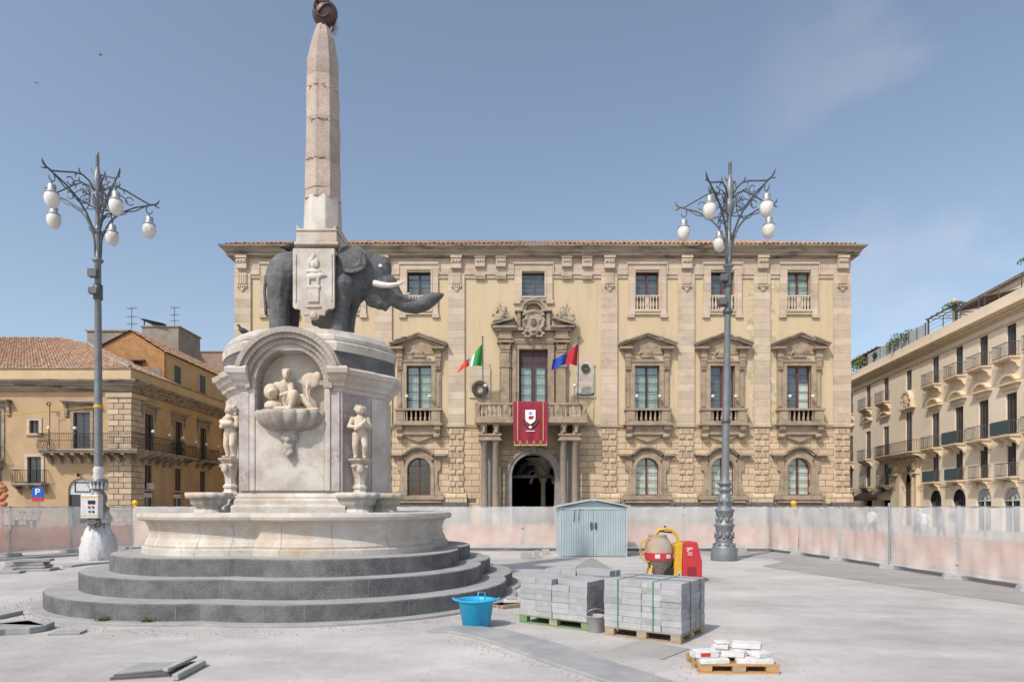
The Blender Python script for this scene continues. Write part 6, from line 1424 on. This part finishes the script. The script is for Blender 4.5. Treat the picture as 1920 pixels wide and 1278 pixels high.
# open pit with slabs at the bottom left
pit = thing('pit_frame', 'open pit edge with loose slabs at the bottom of the picture', 'pit frame', (*G(300,1262),0))
gx_, gy_ = G(300,1262); loc_ = lambda px,py: (G(px,py)[0]-gx_, G(px,py)[1]-gy_)
MB().prism([loc_(205,1275),(loc_(318,1268)),(loc_(385,1243)),(loc_(270,1247))],'z',.004,.03).build('pit_edge', m_plinth, pit)
MB().prism([loc_(212,1272),(loc_(316,1262)),(loc_(352,1250)),(loc_(262,1251))],'z',.03,.06).build('cover_slab', m_kerb, pit, bevel=.008)
MB().prism([loc_(322,1276),(loc_(334,1276)),(loc_(386,1248)),(loc_(376,1246))],'z',.006,.07).build('edge_board', m_conc, pit, bevel=.006)
MB().prism([loc_(305,1268),(loc_(314,1270)),(loc_(370,1243)),(loc_(362,1241))],'z',.062,.095).build('edge_board', m_conc, pit, bevel=.006)
# weeds
def weed(px, py, n, lab, c=m_leaf):
    g = G(px,py); t = thing('weed_tuft', lab, 'weed', (g[0],g[1]-.02,0)); mb = MB()
    for k in range(n):
        a = random.random()*6.28; l_ = random.uniform(.06,.17); w_ = .008; d = Vector((cos(a),sin(a),random.uniform(.4,1.4))).normalized()*l_; s_ = Vector((-sin(a),cos(a),0))*w_; b0 = Vector((random.uniform(-.08,.08),random.uniform(-.03,.03),.04))
        mb._add([tuple(b0-s_),tuple(b0+s_),tuple(b0+d)],[(0,1,2)])
    mb.build('blades', c, t)
weed(193,1168,60,'small green weed tuft at the foot of the lowest step, left one'); weed(276,1170,60,'small green weed tuft at the foot of the lowest step, right one'); weed(183,1160,25,'dry pale weed stalks beside the left weed tuft', m_dryleaf)
# ------------------------------------------------------------------ concrete mixer
MX, MY = (1250-960)/F*15.6, 15.6
mx_ = thing('cement_mixer', 'yellow cement mixer with red motor cover and dusty orange drum', 'cement mixer', (MX,MY,0))
def mp_(px, py): return ((px-960)/F*15.6-MX, EYE+(HOR-py)/F*15.6)
b = MB(); cx0, cz0 = mp_(1236,1036)
mb = MB(); mb.rings([[(cx0+r*cos(a)*1.0-.08*(z-.6), r*sin(a), z) for a in [2*pi*k/32 for k in range(32)]] for z, r in ((.16,.18),(.30,.24),(.42,.29),(.52,.33))], True, True); mb.build('lower_drum', m_drumg, mx_)
mb = MB(); mb.rings([[(cx0+r*cos(a)-.08*(z-.6), r*sin(a), z) for a in [2*pi*k/32 for k in range(32)]] for z, r in ((.52,.345),(.56,.35),(.68,.35),(.70,.345))], True, False); mb.build('drum_band', m_redp, mx_)
for k in range(3): a = -1.9+k*.75; MB().box(-.06,.06,-.004,.004,-.05,.05).build('white_panel', m_wcanvas, mx_, loc=(cx0+.355*cos(a),.355*sin(a),.62), rot=(0,0,a+pi/2))
mb = MB(); mb.rings([[(cx0+r*cos(a)-.08*(z-.6), r*sin(a), z) for a in [2*pi*k/32 for k in range(32)]] for z, r in ((.701,.34),(.86,.325),(1.0,.27),(1.10,.21),(1.12,.225),(1.13,.205),(1.0,.18))], True, True); mb.build('drum', m_drum, mx_)
x1, z1 = mp_(1228,1004); x2, z2 = mp_(1274,1030); pts = [(cx0-.10,-.05,1.12),(cx0-.02,-.08,1.24),(cx0+.12,-.08,1.28),(cx0+.28,-.08,1.24),(cx0+.42,-.06,1.10),(cx0+.48,-.05,.85)]
MB().tube(pts,.038,10).build('yoke', m_yellow, mx_); MB().sph((cx0+.12,-.08,1.32),.03).tube([(cx0-.03,-.1,1.22),(cx0+.28,-.1,1.18)],.02).build('grease_nipple', m_iron, mx_)
wx, wz = mp_(1211,1030); mb = MB(); mb.tube([(wx+.17*cos(a),-.15+.0*a,wz+.28*sin(a)) for a in [2*pi*k/28 for k in range(29)]],.016,6)
for k in range(4): a = k*pi/2+.4; mb.tube([(wx,-.15,wz),(wx+.17*cos(a),-.15,wz+.28*sin(a))],.011,5)
mb.tube([(wx,-.15,wz),(wx+.25,-.05,wz)],.02); mb.build('hand_wheel', m_yellow, mx_)
xl, xr = mp_(1258,0)[0], mp_(1309,0)[0]
def px3(px, py): x, z = mp_(px,py); return (x,z)
P = [px3(1276,1015),px3(1301,1014),px3(1310,1050),px3(1310,1088),px3(1274,1088),px3(1274,1050)]
MB().prism(P,'y',-.30,.28).build('motor_cover', m_redp, mx_, bevel=.02)
P = [px3(1262,1020),px3(1275.5,1015),px3(1273.5,1050),px3(1273.5,1088),px3(1258,1088)]
MB().prism(P,'y',-.26,.24).build('side_frame', m_yellow, mx_, bevel=.012)
mb = MB(); 
for k in range(5): x, z = px3(1291,1062+k*3.4); mb.box(x-.11,x+.11,-.306,-.3005,z,z+.015)
mb.build('vent_slots', m_iron, mx_)
mb = MB(); x, z = px3(1285,1028)
mb.arc(x+.03,z-.03,.05,.062,-.306,-.3005,30,330,12).box(x-.06,x+.10,-.306,-.3005,z+.03,z+.042).box(x-.03,x+.09,-.306,-.3005,z-.13,z-.118).box(x-.05,x+.03,-.306,-.3005,z-.02,z-.008); mb.build('cover_logo', m_swhite, mx_)
x, z = px3(1268,1074); MB().box(x-.03,x+.035,-.27,-.261,z-.10,z+.06).build('switch_plate', m_wcanvas, mx_); MB().box(x-.02,x+.015,-.276,-.2705,z-.06,z+.03).build('switch', m_sblue, mx_)
mb = MB(); mb.tube([(cx0-.3,.3,0),(cx0-.18,.1,.5)],.025).tube([(cx0-.3,-.3,0),(cx0-.18,-.1,.5)],.025).tube([(cx0-.3,-.3,.03),(cx0-.3,.3,.03)],.02).tube([(cx0-.2,0,.3),(xl+.1,0,.15)],.03); mb.build('stand', m_yellow, mx_)
for s in (-1,1): MB().tube([(xl-.05,s*.24,.17),(xl-.05,s*.19,.17)],.17,20).build('wheel', m_rubber, mx_)
# ------------------------------------------------------------------ signs, lights and things beyond the fence
def warn(px, py, Y, lab):
    x, y, z = W(px,py,Y); t = thing('warning_lamp', lab, 'warning lamp', (x,y,z-.25)); MB().sph((0,0,.25),.12,.08,.12,14).build('lens', m_amber, t); MB().box(-.09,.09,-.05,.05,0,.15).tube([(0,0,-.5),(0,0,0)],.02).build('battery_case', m_yellow, t)
warn(253,942,27.3,'amber site warning lamp on top of the left fence'); warn(1488,943,26.5,'amber site warning lamp on the fence below the palace right end')
ps = thing('parking_sign', 'blue parking sign with white P near the shop front', 'sign', (W(71,950,38)[0],38,0)); zz = W(71,920,38)[2]
MB().box(-.33,.33,-.02,.02,zz-.38,zz+.22).build('plate', m_sblue, ps); mb = MB(); mb.box(-.13,-.06,-.03,-.021,zz-.22,zz+.14).box(-.06,.04,-.03,-.021,zz+.08,zz+.14).box(-.06,.04,-.03,-.021,zz-.08,zz-.02).arc(.04,zz+.03,.05,.11,-.03,-.021,-90,90,8); mb.build('letter_p', m_swhite, ps)
MB().box(-.33,.33,-.02,.02,zz-.62,zz-.39).build('red_plate', m_redp, ps); MB().tube([(0,.03,0),(0,.03,zz+.2)],.03).build('post', m_steel, ps)
og = thing('orange_display', 'orange round souvenir display at the left edge above the fence', 'display', (W(4,950,34)[0],34,0)); mb = MB(); zz = W(0,925,34)[2]
for k in range(9): mb.sph((.16*sin(k*2.2),0.05*cos(k*3),zz-.7+k*.15),.2,.14,.14,10)
mb.tube([(0,0,0),(0,0,zz-.6)],.05); mb.build('display_rack', M('orange_terracotta_goods', (.55,.17,.06), (.38,.2,.12), 12, .8, .3, 30), og)
def scooter(lab, px, Y, rz, mat):
    t = thing('parked_scooter', lab, 'scooter', (W(px,950,Y)[0],Y,0), rz, 'scooters parked behind the left fence')
    for x in (-.6,.6): 
        o = MB().tube([(x,-.06,.25),(x,.06,.25)],.25,20).build('wheel', m_rubber, t); MB().tube([(x,-.065,.25),(x,.065,.25)],.12,14).build('rim', m_steel, o)
    b = MB(); b.limb([(-.65,0,.55),(-.2,0,.55)],[.2,.2]); b.limb([(-.2,0,.3),(.35,0,.3),(.5,0,.7),(.45,0,1.0)],[.12,.1,.1,.09]); b.sph((.62,0,.5),.2,.08,.1); b.blob('body', mat, t, .035, 3)
    MB().box(-.75,-.05,-.14,.14,.72,.82).build('seat', m_rubber, t, bevel=.04); MB().tube([(.4,-.35,1.08),(.45,0,1.05),(.4,.35,1.08)],.02).tube([(.42,-.3,1.1),(.4,-.4,1.45)],.012).tube([(.42,.3,1.1),(.4,.4,1.45)],.012).build('handlebar', m_iron, t)
    MB().sph((.58,0,1.05),.1,.09,.1,10).build('headlight', m_globe, t); MB().sph((.4,-.42,1.5),.08,.03,.06,8).sph((.4,.42,1.5),.08,.03,.06,8).build('mirror', m_iron, t)
    return t
s0 = scooter('dark parked scooter behind the left fence, leftmost of the row', 22, 36, radians(100), m_iron)
dup(s0, 'dark parked scooter behind the left fence, middle of the row', (W(38,950,36)[0],36,0), radians(80)); dup(s0, 'dark parked scooter behind the left fence, nearest the parking sign', (W(54,950,36.4)[0],36.4,0), radians(95))
# ------------------------------------------------------------------ people seen through the netting
def person(px, Y, rz, shirt, legs, lab, arms=0, h=1.0):
    t = thing('person', lab, 'person', ((px-960)/F*Y,Y,0), rz, None); t.scale = (h,h,h)
    b = MB()
    for s in (-1,1):
        st = .10*s*(1 if arms else .5); b.limb([(s*.09,0,.92),(s*.10,st,.50),(s*.10,st*1.6+.02,.09)],[.088,.062,.042]); b.sph((s*.10,st*1.6-.06,.045),.045,.12,.04)
        ay = -.14 if (arms and s > 0) else .03; b.limb([(s*.19,0,1.42),(s*.245,ay*.4,1.15),(s*.24,ay-.04,.90 if ay > 0 else 1.05)],[.05,.042,.032]); b.sph((s*.24,ay-.06,.84 if ay > 0 else 1.0),.03,.04,.06)
    b.sph((0,0,.96),.165,.115,.14); b.limb([(0,0,1.0),(0,0,1.2),(0,0,1.38)],[.135,.13,.14]); b.sph((0,0,1.42),.19,.10,.09); b.cap((0,0,1.46),(0,-.01,1.56),.055,.052)
    b.sph((0,-.015,1.64),.078,.095,.115); b.sph((0,-.11,1.63),.014,.02,.02)
    b.blob('body', m_skin, t, .022, 2)
    b = MB(); b.limb([(0,0,1.0),(0,0,1.2),(0,0,1.38)],[.155,.15,.155]); b.sph((0,0,1.42),.21,.115,.09)
    for s in (-1,1): b.cap((s*.19,0,1.42),(s*.235,0,1.22),.066,.06)
    b.blob('shirt', shirt, t, .025, 2)
    b = MB(); b.sph((0,0,.96),.18,.13,.13)
    for s in (-1,1): st = .10*s*(1 if arms else .5); b.limb([(s*.09,0,.92),(s*.10,st,.50),(s*.10,st*1.5+.02,.14)],[.105,.08,.065])
    b.blob('trousers', legs, t, .025, 2)
    b = MB(); b.sph((0,.015,1.68),.088,.095,.10); b.blob('hair', m_hair, t, .02, 1)
    return t
sh_w = simple('white_shirt', (.75,.75,.74), .9); sh_k = simple('black_shirt', (.03,.03,.035), .9); sh_b = simple('blue_shirt', (.07,.13,.42), .9); jean = simple('dark_jeans', (.03,.04,.08), .9); sh_g = simple('grey_shirt', (.22,.22,.22), .9); beige = simple('beige_trousers', (.42,.35,.26), .9)
for px, Y, rz, s_, l_, lab, ar in ((1598,35,1.2,sh_k,jean,'person in black shirt seen through the netting, leftmost of the walkers',1),(1612,36,2.0,sh_g,jean,'person in grey shirt beside the leftmost walker behind the netting',0),(1635,35,-1.2,sh_w,jean,'person in white shirt walking left of the thick fence post',1),(1668,34,1.4,sh_k,beige,'person in black shirt and beige trousers right of the thick fence post',1),
      (1684,37,.4,sh_g,beige,'person in grey shirt and beige trousers seen dimly behind the netting',0),(1720,33,-1.6,sh_b,jean,'person in blue shirt behind the netting beside one in white',1),(1733,33.5,-.4,sh_w,beige,'person in white shirt and beige trousers next to the one in blue',0),(1765,35,1.5,sh_g,jean,'person in grey shirt and dark jeans right of the pair in blue and white',1),(1800,34,2.4,sh_k,jean,'person in black shirt and dark jeans, rightmost of the group behind the netting',1),(1786,36,.2,sh_k,beige,'person in black shirt and beige trousers standing in the right of the group',0)):
    person(px, Y, rz, s_, l_, lab, ar, random.Random(px).uniform(.94,1.04))
# ------------------------------------------------------------------ birds
def bird(lab, p, rz, flying=False, s=1):
    t = thing('bird' if flying else 'pigeon', lab, 'bird', p, rz); t.scale = (s,)*3; b = MB()
    if flying: b.sph((0,0,0),.16,.05,.05); b.sph((.17,0,.02),.04,.035,.035); b.limb([(0,0,0),(-.05,.2,.06),(-.1,.38,.0)],[.04,.025,.012]); b.limb([(0,0,0),(-.05,-.2,.06),(-.1,-.38,.0)],[.04,.025,.012]); b.sph((-.2,0,0),.09,.04,.012)
    else: b.sph((0,0,.12),.14,.07,.085, rot=Matrix.Rotation(-.5,3,'Y')); b.cap((.09,0,.18),(.11,0,.25),.045,.032); b.sph((.13,0,.27),.038,.03,.032); b.cap((.155,0,.265),(.19,0,.255),.012,.006); b.cap((-.1,0,.09),(-.24,0,.04),.04,.02); b.cap((.0,.03,.05),(0,.03,0),.012,.012); b.cap((.0,-.03,.05),(0,-.03,0),.012,.012)
    b.blob('body', m_feather, t, .012, 1); return t
bird('dark pigeon on the elephant back left of the obelisk', W(542,474,14.2), radians(60), s=1.0); bird('pigeon perched on the pedestal slab edge at far left', W(457,629,14.0), radians(200), s=.8)
bird('tiny bird perched on the palace roof tiles left of centre', W(811,459,53.5), radians(30)); bird('small pigeon on the plinth right of the obelisk foot', W(656,476,14.2), radians(10), s=.6)
bird('bird flying high at the left of the sky', (-45,70,EYE+(HOR-103)/F*70), .6, True, 1.0); bird('smaller bird flying at the left edge of the sky', (-52,70,EYE+(HOR-156)/F*70), 2.1, True, .7)

# ------------------------------------------------------------------ grit and rubble lying on the ground
random.seed(77); mb = MB()
def grit(x, y, r, z=.002):
    n = random.choice((4,5,6)); h = r*random.uniform(.4,.9); a0 = random.random()*6
    P = [(x+r*random.uniform(.6,1)*cos(a0+2*pi*k/n), y+r*random.uniform(.6,1)*sin(a0+2*pi*k/n)) for k in range(n)]
    mb._add([(p[0],p[1],z) for p in P]+[(x+(p[0]-x)*.6,y+(p[1]-y)*.6,z+h) for p in P], [tuple(range(n,2*n))]+[(k,(k+1)%n,n+(k+1)%n,n+k) for k in range(n)])
for k in range(900):                                            # along the foot of the fountain
    a = random.uniform(-pi,0.3); r = 4.95+abs(random.gauss(0,.25)); grit(FC[0]+r*cos(a), FC[1]+r*sin(a), random.uniform(.004,.018))
KP = [G(x,y) for x,y in [(840,1190),(930,1212),(1040,1253),(1140,1287),(1260,1330)]]
for k in range(500):
    i = random.randrange(len(KP)-1); u = random.random(); d = abs(random.gauss(0,.12)); grit(KP[i][0]*(1-u)+KP[i+1][0]*u-d*.6, KP[i][1]*(1-u)+KP[i+1][1]*u-d, random.uniform(.003,.014))
for k in range(1500): Y = random.uniform(6.3,22); grit(random.uniform(-.85,.8)*Y, Y, random.uniform(.003,.012))
for cx_, cy_, sp in ((wp[0],wp[1]+.1,.55),(2.0,8.9,.9),(MX,MY,.8),(pb[0],pb[1],.4)):
    for k in range(160): grit(cx_+random.gauss(0,sp), cy_+random.gauss(0,sp*.6), random.uniform(.004,.02))
tag(mb.build('gravel', m_conc), kind='stuff')
